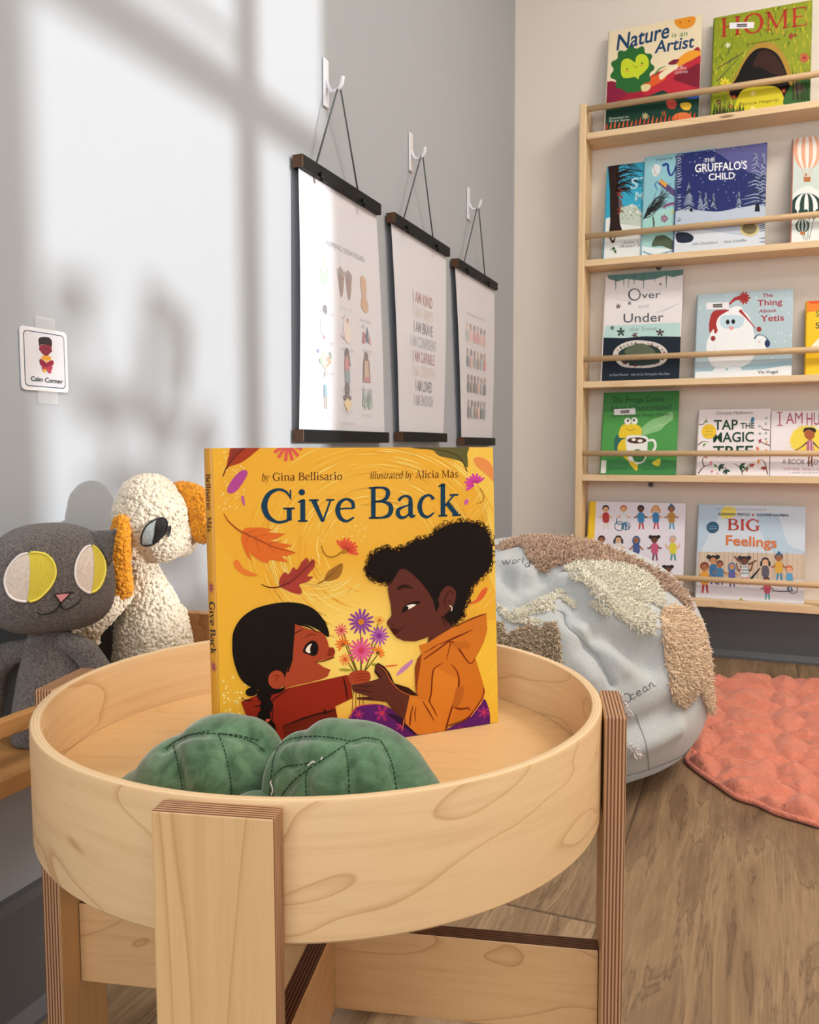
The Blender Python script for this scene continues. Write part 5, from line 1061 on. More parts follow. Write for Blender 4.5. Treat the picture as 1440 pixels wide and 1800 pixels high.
# ------------------------------------------------------------------ three hanging posters on the left wall
def wall_art(quad, w, h): return Art(quad, w, h, 4e-5)
def put_on_wall(a, name, parent, y0, z0, x=0.0, lean=0.0):
    """art x runs along +Y of the room, art y up, facing +X"""
    return a.make(name, parent, M['print_matte'], Matrix(((0, 0, 1, x), (1, 0, 0, y0), (0, 1, 0, z0), (0, 0, 0, 1))))
def poster(tY0, tY1, bY0, bY1, zt, zb, label, paint, hookY, hookZ, pale, bar_h=.022):
    cy = (tY0 + tY1) / 2
    p = empty('hanging_poster', (XL, cy, zt), 0, label, 'poster', 'posters hanging in a row on the left wall')
    # sheet, slightly bowed away from the wall
    w = tY1 - tY0; h = zt - zb; nx, nz = 6, 24; V = []; F = []
    for j in range(nz + 1):
        t_ = j / nz; y0 = tY0 + (bY0 - tY0) * t_; y1 = tY1 + (bY1 - tY1) * t_
        x = .014 + .003 * math.sin(math.pi * t_)
        for i in range(nx + 1): V.append((x, y0 + (y1 - y0) * i / nx - cy, -bar_h / 2 - (h - bar_h) * t_))
    k = nx + 1
    for j in range(nz):
        for i in range(nx): F.append((j * k + i, (j + 1) * k + i, (j + 1) * k + i + 1, j * k + i + 1))
    from_py('poster_sheet', V, F, M['paper'], p, True)
    a = Art([(0, 0), (100, 0), (100, 140), (0, 140)], 1, 1, 1)
    paint(a)
    V = []
    for (u, v, k_) in a.V:
        t_ = 1 - v; y0 = tY0 + (bY0 - tY0) * t_; y1 = tY1 + (bY1 - tY1) * t_
        V.append((.0144 + .003 * math.sin(math.pi * t_) + k_ * 2e-5, y0 + (y1 - y0) * u - cy, -bar_h / 2 - (h - bar_h) * t_))
    me = bpy.data.meshes.new('poster_print'); me.from_pydata(V, [], a.F); me.update()
    at_ = me.color_attributes.new('ink', 'FLOAT_COLOR', 'CORNER'); buf = []
    for f, c in zip(a.F, a.C): buf += [c[0] * (1 - pale) + .71 * pale, c[1] * (1 - pale) + .70 * pale, c[2] * (1 - pale) + .75 * pale, 1] * len(f)
    at_.data.foreach_set('color', buf); link('poster_print', me, M['print_matte'], p)
    for nm, y0, y1, z in (('top_bar', tY0, tY1, 0), ('bottom_bar', bY0, bY1, -h)):
        br = box(nm, .004, .024, y0 - cy - .002, y1 - cy + .002, z - bar_h / 2, z + bar_h / 2, M['black_wood'], p, .0012)
        for yy in (y0 - .0035, y1 + .0005):
            box('end_grain', .0042, .0238, yy - cy, yy - cy + .003, z - bar_h / 2 + .0004, z + bar_h / 2 - .0004, M['walnut'], br, .0004)
    yA, yB = tY0 + w * .18, tY0 + w * .72
    for y in (yA, yB): tube('cord_knot', [(.026, y - cy, -.004), (.029, y - cy - .002, -.012), (.026, y - cy, -.018)], .0034, M['black_wood'], p, 8)
    apex = (.028, hookY - cy, hookZ - .052 - zt)
    tube('cord', [(.016, yA - cy, bar_h / 2 - .002), apex], .0017, M['cord'], p, 8)
    tube('cord', [(.016, yB - cy, bar_h / 2 - .002), (apex[0] + .003, apex[1] + .002, apex[2])], .0017, M['cord'], p, 8)
    # adhesive hook, a thing of its own
    hk = empty('adhesive_hook', (XL, hookY, hookZ), 0, HOOKL.pop(0), 'hook', 'white adhesive wall hooks')
    bm = bmesh.new(); add_box(bm, .0004, .005, -.0095, .0095, -.085, 0, .0022, 0, 3); from_bm('backplate', bm, M['hook'], hk)
    tube('hook_arm', spline([(.004, 0, -.040), (.012, 0, -.056), (.022, 0, -.059), (.033, 0, -.052), (.038, 0, -.036)], 5), .0036, M['hook'], hk, 10)
    return p
HOOKL = ['white plastic adhesive hook holding the nearest, largest poster', 'white plastic adhesive hook holding the middle poster', 'white plastic adhesive hook holding the poster nearest the room corner']
class Shrink:
    """draws the little figures at four fifths of their size, each about the middle of its cell"""
    def __init__(s, a): s.a = a
    def f(s, p, q_=None):
        q_ = q_ or p; cx = min((26, 51, 75.5), key=lambda q: abs(q - q_[0])); cy = min((54, 79, 100, 120), key=lambda q: abs(q - q_[1]))
        return (cx + (p[0] - cx) * .74, cy + (p[1] - cy) * .78)
    def mid(s, P): return (sum(p[0] for p in P) / len(P), sum(p[1] for p in P) / len(P))
    def ell(s, x, y, rx, ry, c, rot=0, n=20): x, y = s.f((x, y)); s.a.ell(x, y, rx * .74, ry * .78, c, rot, n)
    def blob(s, P, c, k=5): s.a.blob([s.f(p, s.mid(P)) for p in P], c, k)
    def poly(s, P, c): s.a.poly([s.f(p, s.mid(P)) for p in P], c)
    def line(s, P, w, c, smooth=True): s.a.line([s.f(p, s.mid(P)) for p in P], w * .75, c, smooth)
def p1(a):
    tx, a = a, Shrink(a)
    tx.text('CALMING STRATEGIES', (25, 34), (78, 34), 3.0, '#8e8e94')
    sk = ['#e8c9a0', '#8a6650', '#c89a6a']
    # rows of small watercolour figures
    def cap(x, y, s_, w_): tx.text(s_, (x - w_ / 2, y), (x + w_ / 2, y), 1.15, '#a3a3aa')
    X = (26, 51, 75); Y = (46, 65, 84, 104)
    a.ell(X[0], Y[0] - 5, 3, 4, '#efdcae'); a.blob([(20, 46), (26, 49), (32, 46), (31, 54), (26, 60), (21, 54)], '#9fd3a8'); a.blob([(17, 62), (26, 58), (35, 62), (34, 67), (26, 66), (18, 67)], '#ecd9c0')
    for sx in (44, 57):
        a.blob([(sx - 4, 48), (sx + 4, 48), (sx + 3, 58), (sx, 63), (sx - 3, 58)], '#8a6a58')
        for q in range(5): a.line([(sx - 4 + 2 * q, 50), (sx - 5.5 + 2.7 * q, 40 + abs(q - 2) * 1.3)], 1.3, '#8a6a58', False)
    a.blob([(70, 42), (75, 40), (80, 43), (80, 52), (79, 56), (83, 62), (80, 68), (72, 67), (69, 62), (72, 55), (70, 50)], '#c79a6c')
    a.blob([(19, 80), (22, 72), (26, 69), (31, 73), (34, 82), (30, 88), (22, 88)], '#bfdde6'); a.ell(26, 69, 3, 3.5, '#3d3a3a')
    a.blob([(46, 76), (52, 70), (57, 74), (58, 86), (52, 89), (48, 86)], '#e9d8cf'); a.line([(44, 72), (49, 69)], .8, '#b88a8a', False); a.line([(42, 84), (47, 87)], .8, '#b88a8a', False); a.ell(53, 72, 2, 2, '#b9807a')
    a.poly([(69, 86), (71, 77), (74, 77), (75, 86)], '#b04a5c'); a.poly([(76, 84), (79, 72), (81, 76), (82, 85)], '#34566a'); a.poly([(69, 74), (72, 70), (74, 74)], '#9fb8ae'); a.poly([(82, 86), (84, 78), (86, 86)], '#e0a07c'); a.ell(78, 80, 2.6, 2.6, '#2e4e62')
    a.poly([(16, 99), (26, 92), (36, 99), (27, 108)], '#f1dfae'); a.ell(30, 99, 3, 2, '#e08a78'); a.ell(33, 96, 2, 3, '#6c8a70'); a.ell(19, 101, 2, 2, '#8fb08a'); a.ell(15, 94, 1.6, 1.6, '#7a88b0'); a.ell(25, 89, 1.6, 1.6, '#c99aa0'); a.line([(26, 105), (34, 100)], 1.4, '#c9704c', False)
    a.ell(51, 92, 3.6, 5, '#3a2c2c'); a.poly([(47, 96), (55, 96), (55, 104), (47, 104)], '#c9707c'); a.poly([(47, 104), (55, 104), (56, 114), (48, 114)], '#76909c'); a.line([(54, 93), (56, 101)], 2, '#4a3634', False); a.ell(51, 95, 2, 2.4, '#b88a74')
    a.ell(76, 91, 3.4, 4.4, '#5c4436'); a.poly([(72, 94), (80, 94), (82, 110), (70, 110)], '#c9a88c'); a.line([(72, 93), (71, 110)], 2.4, '#7a5648', False); a.line([(80, 93), (82, 110)], 2.4, '#8a5c50', False); a.poly([(70, 107), (82, 107), (83, 111), (69, 111)], '#b5707a')
    a.ell(26, 110, 1.8, 2, '#c9b4a4'); a.poly([(24, 112), (28, 112), (28.5, 121), (23.5, 121)], '#6ba0b4'); a.line([(25, 121), (25, 130)], 1.1, '#e0c4ac', False); a.line([(27.4, 121), (27.6, 130)], 1.1, '#e0c4ac', False)
    a.ell(51, 113, 3.8, 5.4, '#43302c'); a.blob([(46, 118), (56, 118), (57, 121), (51, 122), (45, 121)], '#4c3a38'); a.poly([(45, 124), (51, 120), (58, 124), (52, 131)], '#eccf8e'); a.line([(43, 127), (52, 133), (61, 127)], .7, '#c9c0cc', False)
    for q in range(5): a.poly([(68 + 3.6 * q, 125 + (q % 2) * 2), (70 + 3.6 * q, 108 + (q % 3) * 2), (72 + 3.6 * q, 125 + (q % 2) * 2)], ('#8fae9e', '#aac4b4', '#7fa092')[q % 3])
    for s_, x, y, w_ in (('DEEP', 26, 71.6, 8), ('BELLY BREATHS', 26, 73.6, 18), ('COUNT TO TEN', 51, 67.5, 15), ('HUG A TEDDY', 76, 71, 15), ('WRAP IN A BLANKET', 26, 91, 0), ('WRAP UP WARM', 26, 90.3, 17), ('LISTEN TO MUSIC', 52, 88.6 + 3, 16), ('BUILD OR', 77, 89.4, 12), ('CREATE', 77, 91.3, 8), ('DRAW A PICTURE', 26, 110.2 - 2.4, 17), ('SELF HUG', 51, 118 - 1.6, 13), ('POSITIVE TALK', 76, 114, 16), ('STRETCH', 26, 133, 10), ('READ A BOOK', 52, 136, 14), ('GO OUTSIDE', 76, 130, 13)):
        if w_: cap(x, y, s_, w_)
def p2(a):
    L = (('I AM KIND', 32, 70, '#b98a84'), ('I AM HAPPY', 31, 72, '#d6cdc6'), ('I AM BRAVE', 32, 70, '#8e8c96'), ('I AM CONFIDENT', 24, 78, '#b4b9c0'), ('I AM CAPABLE', 29, 74, '#b8929a'), ('I AM CREATIVE', 28, 75, '#dcd0c6'), ('I AM LOVED', 34, 69, '#85838c'), ('I AM ENOUGH', 31, 72, '#b5adb8'))
    for i, (s_, x0, x1, c) in enumerate(L): a.text(s_, (x0, 46 + i * 10.6), (x1, 46 + i * 10.6), 8.0, c, 0, .012)
def p3(a):
    a.text('HOW ARE YOU FEELING TODAY', (22, 34), (72, 34), 1.9, '#b4b0bc')
    rn_ = random.Random(9); cols = ['#3f4f58', '#d9a49c', '#e2b3a8', '#a9b4b6', '#7f9094', '#d07c72', '#8a7454', '#9fb0ac']
    for r_ in range(4):
        for c_ in range(6):
            x, y, s_ = 22 + c_ * 9.6, 44 + r_ * 22, 1; c = cols[rn_.randrange(8)]; sk = rn_.choice(['#dcb093', '#a5755a', '#e6c6ae', '#7a5444'])
            a.ell(x, y, 2.6, 3, rn_.choice(['#2f2a2a', '#6a4a34', '#c09a5a', '#4a4a50'])); a.ell(x, y + .8, 2.0, 2.3, sk)
            a.blob([(x - 3, y + 4), (x + 3, y + 4), (x + 3.4, y + 12), (x - 3.4, y + 12)], c, 3)
            a.text(('HAPPY', 'SAD', 'ANGRY', 'CALM', 'SHY', 'SILLY')[(r_ + c_) % 6], (x - 2.6, y + 15.4), (x + 2.6, y + 15.4), 1.1, '#bdb8c4')
poster(1.281, 1.597, 1.272, 1.632, 1.118, .657, 'white poster of twelve small pictures, nearest and largest of three hanging posters', p1, 1.404, 1.336, .3)
poster(1.672, 2.015, 1.712, 1.995, 1.120, .660, 'white poster of stacked pale lettering, middle one of the three hanging posters', p2, 1.811, 1.342, .12)
poster(2.083, 2.435, 2.135, 2.418, 1.108, .652, 'white poster with rows of tiny child figures, hanging nearest the room corner', p3, 2.225, 1.336, .4)

# ------------------------------------------------------------------ small laminated sign
SY0, SY1, SZ0, SZ1 = .6925, .7595, .7005, .7695
sg = empty('laminated_sign', (XL, (SY0 + SY1) / 2, SZ0), 0, 'small laminated sign with a reading child, taped to the white wall', 'sign')
def rrect(w, h, r, n=6):
    out = []
    for cx, cy, a0 in ((w - r, r, -90), (w - r, h - r, 0), (r, h - r, 90), (r, r, 180)):
        for i in range(n + 1): out.append((cx + r * math.cos(R(a0 + 90 * i / n)), cy + r * math.sin(R(a0 + 90 * i / n))))
    return out
SW, SH = SY1 - SY0, SZ1 - SZ0
bm = bmesh.new(); lo = [bm.verts.new((.0008, y - SW / 2, z)) for y, z in rrect(SW, SH, .005)]; hi = [bm.verts.new((.0022, y - SW / 2, z)) for y, z in rrect(SW, SH, .005)]
bm.faces.new(lo[::-1]); bm.faces.new(hi)
for i in range(len(lo)): bm.faces.new((lo[i], lo[(i + 1) % len(lo)], hi[(i + 1) % len(lo)], hi[i]))
bmesh.ops.recalc_face_normals(bm, faces=bm.faces)
from_bm('card', bm, plain('laminate', (.80, .80, .84, 1), .22, .6), sg)
a = wall_art([(275, 258), (1037, 412), (1066, 1350), (312, 1305)], SW, SH)
e = a.px
def rr_px(m_, r_): return [e(p[0] / SW, p[1] / SH) for p in [(m_ + x, m_ + y) for x, y in rrect(SW - 2 * m_, SH - 2 * m_, r_)]]
a.poly(rr_px(.0042, .005), '#2c4b66'); a.poly(rr_px(.0052, .0042), '#dcdbe2')
a.blob([(585, 515), (600, 480), (650, 466), (700, 468), (760, 480), (800, 530), (805, 590), (790, 650), (760, 600), (620, 590), (605, 640), (590, 560)], '#2a1f22')
a.blob([(600, 670), (612, 600), (690, 590), (780, 610), (800, 690), (765, 735), (715, 770), (650, 735), (615, 690)], '#84293f'); a.ell(605, 655, 12, 20, '#84293f'); a.ell(792, 690, 12, 20, '#84293f'); a.blob([(650, 735), (715, 770), (765, 735), (720, 755)], '#5c1a2a')
a.ell(674, 648, 8, 10, '#2a1420'); a.ell(728, 657, 8, 10, '#2a1420')
a.blob([(625, 810), (655, 765), (710, 765), (765, 775), (792, 820), (740, 850), (715, 880), (680, 850)], '#dfa12e')
a.blob([(598, 825), (640, 825), (700, 862), (712, 950), (650, 930), (610, 900)], '#8a1c38'); a.blob([(820, 845), (785, 840), (725, 865), (712, 950), (770, 935), (825, 905)], '#94203c'); a.line([(630, 812), (712, 862), (790, 825)], [4, 7, 4], '#f0e6ea')
a.blob([(640, 930), (712, 950), (715, 1000), (650, 990)], '#a3324a'); a.blob([(800, 930), (715, 950), (730, 1010), (795, 990)], '#b23a55'); a.ell(682, 1002, 30, 28, '#e2a53a'); a.blob([(725, 985), (780, 1000), (785, 1035), (745, 1040)], '#b8485e')
a.text('Calm Corner', (455, 1160), (972, 1208), 72, '#1c3a46', 0, .012)
put_on_wall(a, 'sign_print', sg, -SW / 2, 0, .0023)
for z0, z1, nm in ((SH - .004, SH + .013, 't'), (-.014, .003, 'b')):
    box('clear_tape', .0005 if 0 else .0024, .0027, -.012, .016, z0, z1, M['tape'], sg, 0)

# ------------------------------------------------------------------ soft things
def ball(bm, c, r, rot=None, sub=3):
    m = Matrix.Translation(Vector(c)) @ (rot.to_4x4() if rot is not None else Matrix.Identity(4)) @ Matrix.Diagonal(Vector((r[0], r[1], r[2], 1)))
    bmesh.ops.create_icosphere(bm, subdivisions=sub, radius=1, matrix=m)
def chain(bm, pts, rads, step=.35, flat=(1, 1, 1), rot=None):
    for i in range(len(pts) - 1):
        a, b = Vector(pts[i]), Vector(pts[i + 1]); n = max(2, int((b - a).length / (min(rads[i], rads[i + 1]) * step)))
        for k in range(n + 1):
            t_ = k / n; r = rads[i] + (rads[i + 1] - rads[i]) * t_
            ball(bm, a.lerp(b, t_), (r * flat[0], r * flat[1], r * flat[2]), rot, 2)
def fuse(bm, voxel, smooth=4):
    """weld overlapping balls into one continuous skin"""
    me = bpy.data.meshes.new('tmp'); bm.to_mesh(me); bm.free(); o = bpy.data.objects.new('tmp', me); COL.objects.link(o)
    md = o.modifiers.new('r', 'REMESH'); md.mode = 'VOXEL'; md.voxel_size = voxel
    ms = o.modifiers.new('s', 'SMOOTH'); ms.iterations = smooth; ms.factor = .6
    dg = bpy.context.evaluated_depsgraph_get(); dg.update()
    out = bpy.data.meshes.new_from_object(o.evaluated_get(dg))
    bpy.data.objects.remove(o, do_unlink=True); bpy.data.meshes.remove(me); return out
def bvh_of(me): return BVHTree.FromPolygons([v.co.copy() for v in me.vertices], [tuple(p.vertices) for p in me.polygons])
def mesh_obj(name, me, mat, parent, inv):
    me.transform(inv); me.name = name; me.materials.clear(); return link(name, me, mat, parent, True)
def sample(me, n, rnd):
    me.calc_loop_triangles(); T = me.loop_triangles
    A_ = np.array([t.area for t in T]); cum = np.cumsum(A_) / A_.sum(); out = []
    vs = me.vertices
    for i in range(n):
        t = T[int(np.searchsorted(cum, rnd.random()))]; a, b, c = (vs[k].co for k in t.vertices)
        u, v = rnd.random(), rnd.random()
        if u + v > 1: u, v = 1 - u, 1 - v
        out.append((a + (b - a) * u + (c - a) * v, t.normal.copy()))
    return out
_bm = bmesh.new(); bmesh.ops.create_icosphere(_bm, subdivisions=1, radius=1); _iv = np.array([v.co[:] for v in _bm.verts]); _if = [[v.index for v in f.verts] for f in _bm.faces]; _bm.free()
def nubs(me, n, size, rnd, long=1.5, lift=.25):
    """loops of a boucle pile: little rounded nubs lying every way on the surface"""
    V = []; F = []; k = len(_iv)
    for p, nr in sample(me, n, rnd):
        t = nr.orthogonal().normalized(); t.rotate(Matrix.Rotation(rnd.uniform(0, 6.28), 3, nr)); t = (t + nr * rnd.uniform(-.1, .7)).normalized(); b = nr.cross(t).normalized(); c = t.cross(b)
        s_ = size * rnd.uniform(.7, 1.3); B = np.array([t[:], b[:], c[:]]) * np.array([[s_ * long], [s_ * .8], [s_ * .8]])
        V.append(_iv @ B + np.array((p + nr * size * lift)[:])); o = (len(V) - 1) * k; F += [(a_ + o, b_ + o, c_ + o) for a_, b_, c_ in _if]
    return np.concatenate(V), F
def shag(me, n, length, width, rnd, droop=Vector((0, 0, -1)), pull=.35, curl=.5):
    """tufts of a shaggy pile: bent tapering strands"""
    V = []; F = []
    for p, nr in sample(me, n, rnd):
        L = length * rnd.uniform(.65, 1.25); w = width * rnd.uniform(.7, 1.2)
        d = (nr + Vector((rnd.gauss(0, curl), rnd.gauss(0, curl), rnd.gauss(0, curl))) * .8).normalized(); q = Vector((rnd.gauss(0, 1), rnd.gauss(0, 1), rnd.gauss(0, 1))).normalized()
        t = d.orthogonal().normalized(); b = d.cross(t); o = len(V)
        for k, (f, r) in enumerate(((-.1, 1), (.4, 1.05), (.8, .75))):
            c = p + d * L * f + (droop * pull + q * .45) * L * f * f
            for j in range(3):
                a = 2.094 * j + k * .6; V.append(c + (t * math.cos(a) + b * math.sin(a)) * w * r)
        V.append(p + d * L * 1.02 + (droop * pull + q * .45) * L)
        for k in range(2):
            for j in range(3): F.append((o + k * 3 + j, o + k * 3 + (j + 1) % 3, o + k * 3 + 3 + (j + 1) % 3, o + k * 3 + 3 + j))
        for j in range(3): F.append((o + 6 + j, o + 6 + (j + 1) % 3, o + 9))
    return V, F
def hit(bvh, x, y, off=0.0):
    d = ray(x, y).normalized(); h = bvh.ray_cast(CAM, d)
    if h[0] is None: return None
    n = h[1] if h[1].dot(d) < 0 else -h[1]
    return h[0] + n * off, n
def hit_near(bvh, x, y, cx, cy, off=0.0):
    for k in range(60):
        h = hit(bvh, x, y, off)
        if h: return h
        x += (cx - x) * .03; y += (cy - y) * .03
    return None
def inpoly(x, y, P):
    c = False; j = len(P) - 1
    for i in range(len(P)):
        if (P[i][1] > y) != (P[j][1] > y) and x < (P[j][0] - P[i][0]) * (y - P[i][1]) / (P[j][1] - P[i][1]) + P[i][0]: c = not c
        j = i
    return c
def patch(bvh, P, step, off, smooth=True, k=4):
    """a piece of cloth with outline P lying on a curved body"""
    if smooth: P = smooth2(P, k, True)
    xs = [p[0] for p in P]; ys = [p[1] for p in P]; cx, cy = sum(xs) / len(xs), sum(ys) / len(ys)
    pts = [Vector(p) for p in P]; n = len(pts)
    x = min(xs) + step / 2; r_ = 0
    while x < max(xs):
        y = min(ys) + step / 2 + (r_ % 2) * step / 2
        while y < max(ys):
            if inpoly(x, y, P) and min((x - a) ** 2 + (y - b) ** 2 for a, b in P) > (step * .35) ** 2: pts.append(Vector((x, y)))
            y += step
        x += step; r_ += 1
    v2, e, f, *_ = delaunay_2d_cdt(pts, [(i, (i + 1) % n) for i in range(n)], [], 1, 1e-5)
    V = []
    for v in v2:
        h = hit_near(bvh, v.x, v.y, cx, cy, off); V.append(h[0] if h else Vector((0, 0, 0)))
    F = []
    for q in f:
        c = sum((v2[i] for i in q), Vector((0, 0))) / len(q)
        if inpoly(c.x, c.y, P) and max((V[q[i]] - V[q[(i + 1) % len(q)]]).length for i in range(len(q))) < .06: F.append(tuple(q))
    me = bpy.data.meshes.new('patch'); me.from_pydata(V, [], F); me.update()
    if sum(p.normal.dot(CAM - p.center) for p in me.polygons) < 0: me.flip_normals()
    return me
def seam(bvh, pts, rad, off=0.0, k=5, taper=True):
    out = []
    for x, y in smooth2(pts, k, False):
        h = hit(bvh, x, y, off)
        if h: out.append(h[0])
    if len(out) < 2: return None
    n = len(out); rr = [rad * (.4 + .6 * min(1, min(i, n - 1 - i) / (n * .12 + 1))) for i in range(n)] if taper else rad
    return tube_geo(out, rr, 6)
def geo_obj(name, gs, mat, parent, inv):
    V, F = join_geo([g for g in gs if g]); o = from_py(name, V, F, mat, parent, True); o.data.transform(inv); return o
def C2(x, y, ox, oy, s): return (ox + x / s, oy + y / s)

# --- slate grey cushion behind the toys
rn = random.Random(4)
P = Vector((-.716, .60, .3445)); cus = empty('cushion', P, 0, 'slate grey cushion mostly hidden behind the grey cat toy', 'cushion'); inv = Matrix.Translation(-P)
bm = bmesh.new(); bmesh.ops.create_cube(bm, size=1); bmesh.ops.subdivide_edges(bm, edges=bm.edges, cuts=14, use_grid_fill=True)
for v in bm.verts:
    x, y, z = v.co; u, w = y * 2, z * 2; e = max(0, 1 - u ** 6) ** .5 * max(0, 1 - w ** 6) ** .5
    v.co = Vector((-.7185 + x * .030 * (.15 + .85 * e), .655 + y * .33 * (1 - .04 * w * w), .4325 + z * .176 * (1 - .05 * u * u) + .0))
me = bpy.data.meshes.new('c'); bm.to_mesh(me); bm.free(); mesh_obj('cushion_body', me, M['grey_cushion'], cus, inv)
gv = tube_geo([(-.716, .655 + .166 * math.cos(a) * (1 / max(abs(math.cos(a)), abs(math.sin(a))) ** .82), .4325 + .088 * math.sin(a) * (1 / max(abs(math.cos(a)), abs(math.sin(a))) ** .82)) for a in [2 * math.pi * i / 80 for i in range(80)]], .0022, 6, True)
geo_obj('piping', [gv], M['grey_cushion'], cus, inv)

# --- grey cat toy
HC = Vector((-.650, .637, .508)); tocam = (CAM - HC); tocam.z = 0; tocam.normalize(); side = Vector((-tocam.y, tocam.x, 0))      # side = to the viewer's left-hand... of the toy
side = -side if side.dot(CM.col[0]) < 0 else side                  # side points to the right as seen
frontd = (tocam + side * .22).normalized(); sx = Vector((-frontd.y, frontd.x, 0)); sx = sx if sx.dot(side) > 0 else -sx
cat = empty('cat_toy', (HC.x, HC.y, .3435), 0, 'grey fleece cat soft toy with big cream and yellow eyes, sitting on the ledge', 'soft toy'); inv = Matrix.Translation(-Vector((HC.x, HC.y, .3435)))
bm = bmesh.new(); bmesh.ops.create_icosphere(bm, subdivisions=6, radius=1)
for v in bm.verts:
    x, y, z = v.co
    pass
    q = (abs(x) ** 2.7 + abs(z) ** 2.7 + abs(y) ** 2.5) ** (-1 / 2.65)
    x, y, z = x * q, y * q, z * q
    v.co = HC + sx * (x * .0605 * (1 - .03 * z)) + frontd * (y * .044) + Vector((0, 0, z * .0545 - .004 * x * x))
    v.co += v.normal * 0
me = bpy.data.meshes.new('h'); bm.to_mesh(me); bm.free(); hb = bvh_of(me); head = mesh_obj('head', me, M['cat'], cat, inv)
def fwd_of(p): return (CM.transposed() @ (p - CAM)).y
dcat = fwd_of(HC)
bm = bmesh.new(); dB = dcat + .004
bpts = [at(88, 1100, dB), at(88, 1135, dB), at(92, 1185, dB), at(95, 1245, dB), at(97, 1300, dB)]
for i in range(len(bpts) - 1):
    for k in range(5):
        t_ = k / 5; p = bpts[i].lerp(bpts[i + 1], t_); r0 = (.018, .024, .033, .040, .042)
        r = r0[i] + (r0[i + 1] - r0[i]) * t_; rot = Matrix((side, tocam, Vector((0, 0, 1)))).transposed(); ball(bm, p, (r, r * .62, .02), rot, 3)
me = fuse(bm, .0025, 6)
for v in me.vertices: v.co.z = max(v.co.z, .3445)
bb = bvh_of(me); body = mesh_obj('body', me, M['cat'], cat, inv)
for pts in ([(118, 1128), (150, 1145), (180, 1190), (205, 1240)], [(52, 1140), (15, 1150), (-12, 1180), (-22, 1250)]):
    bm = bmesh.new(); chain(bm, [at(x, y, dcat + .002 + i * .004) for i, (x, y) in enumerate(pts)], [.011, .0135, .0145, .015]); me = fuse(bm, .0022, 4); mesh_obj('arm', me, M['cat'], cat, inv)
# ears: flattened cones with a folded tip
def ear(pts3, thick):
    a, b, c = pts3; n = (b - a).cross(c - a).normalized(); bm = bmesh.new()
    for i in range(12):
        for j in range(8):
            t_ = i / 11; s_ = j / 7; p = a.lerp(b, s_).lerp(c, t_); r = thick * (1 - .55 * t_) * (.55 + .45 * math.sin(math.pi * s_))
            ball(bm, p, (r, r, r), None, 1)
    return fuse(bm, .0018, 4)
for q, dz in (([(152, 938), (192, 988), (203, 932)], 0), ([(-3, 948), (-15, 1004), (-44, 934)], 0)):
    me = ear([at(q[0][0], q[0][1], dcat + .006), at(q[1][0], q[1][1], dcat + .002), at(q[2][0], q[2][1], dcat - .010)], .0066); mesh_obj('ear', me, M['cat'], cat, inv)
s5 = 5.2954
def c5(P_): return [C2(x, y, 0, 900, s5) for x, y in P_]
eyeL = [(48, 640), (65, 560), (110, 480), (180, 410), (260, 385), (350, 380), (430, 400), (490, 460), (515, 540), (505, 620), (470, 690), (410, 760), (340, 815), (250, 832), (160, 820), (95, 780), (60, 715)]
eyeR = [(700, 590), (705, 500), (730, 420), (780, 345), (830, 318), (880, 330), (930, 385), (965, 460), (972, 550), (950, 640), (910, 710), (860, 745), (820, 748), (770, 720), (725, 670)]
eyes = []
for E_, split in ((eyeL, [(262, 370), (278, 450), (280, 560), (272, 680), (255, 850)]), (eyeR, [(848, 310), (868, 400), (872, 500), (868, 620), (845, 760)])):
    eb = mesh_obj('eye', patch(hb, c5(E_), 3.2, .0007), M['embroidery_cream'], cat, inv)
    def sx_at(y):
        for (x0, y0), (x1, y1) in zip(split, split[1:]):
            if y0 <= y <= y1: return x0 + (x1 - x0) * (y - y0) / (y1 - y0)
        return split[0][0]
    Ef = smooth2(E_, 4, True); rightp = [p for p in Ef if p[0] >= sx_at(p[1]) - 1]
    # keep the run of outline right of the split in order, then close along the split
    idx = [i for i, p in enumerate(Ef) if p[0] >= sx_at(p[1])]; st = next(i for i in idx if (i - 1) % len(Ef) not in idx); run = []
    i = st
    while i in idx: run.append(Ef[i]); i = (i + 1) % len(Ef)
    ys = (run[-1][1], run[0][1]); run += [(sx_at(ys[0] + (ys[1] - ys[0]) * j / 8), ys[0] + (ys[1] - ys[0]) * j / 8) for j in range(9)]
    me = patch(hb, [C2(x, y, 0, 900, s5) for x, y in run], 3.2, .0011, False); me.transform(inv); me.materials.clear(); o = link('iris', me, M['embroidery_yellow'], eb, True)
    half = [seam(hb, c5([p for p in Ef[i0:i1]]), .0011, .0009, 1, False) for i0, i1 in ((0, len(Ef)),)]
    lf = [p for p in Ef if p[0] < sx_at(p[1])]
    i0 = next(i for i, p in enumerate(Ef) if p[0] < sx_at(p[1]) and not (Ef[i - 1][0] < sx_at(Ef[i - 1][1]))); L_ = []; i = i0
    while Ef[i % len(Ef)][0] < sx_at(Ef[i % len(Ef)][1]): L_.append(Ef[i % len(Ef)]); i += 1
    rim1 = geo_obj('eye_outline', [seam(hb, c5(L_), .0012, .0008, 1, False)], M['thread_white'], eb, inv)
    rr_ = run[:-9]; geo_obj('eye_outline', [seam(hb, c5(rr_ + [rr_[-1]]), .0012, .0012, 1, False)], M['thread_yellow'], eb, inv)
mesh_obj('nose', patch(hb, c5([(515, 770), (580, 758), (648, 760), (605, 800), (562, 838), (535, 800)]), 3, .0009, False), M['nose'], cat, inv)
geo_obj('nose_outline', [seam(hb, c5(q), .0006, .0009, 3, False) for q in ([(500, 766), (580, 755), (680, 742)], [(502, 768), (540, 810), (562, 845)], [(562, 845), (620, 790), (665, 745)])], M['thread_black'], cat, inv)
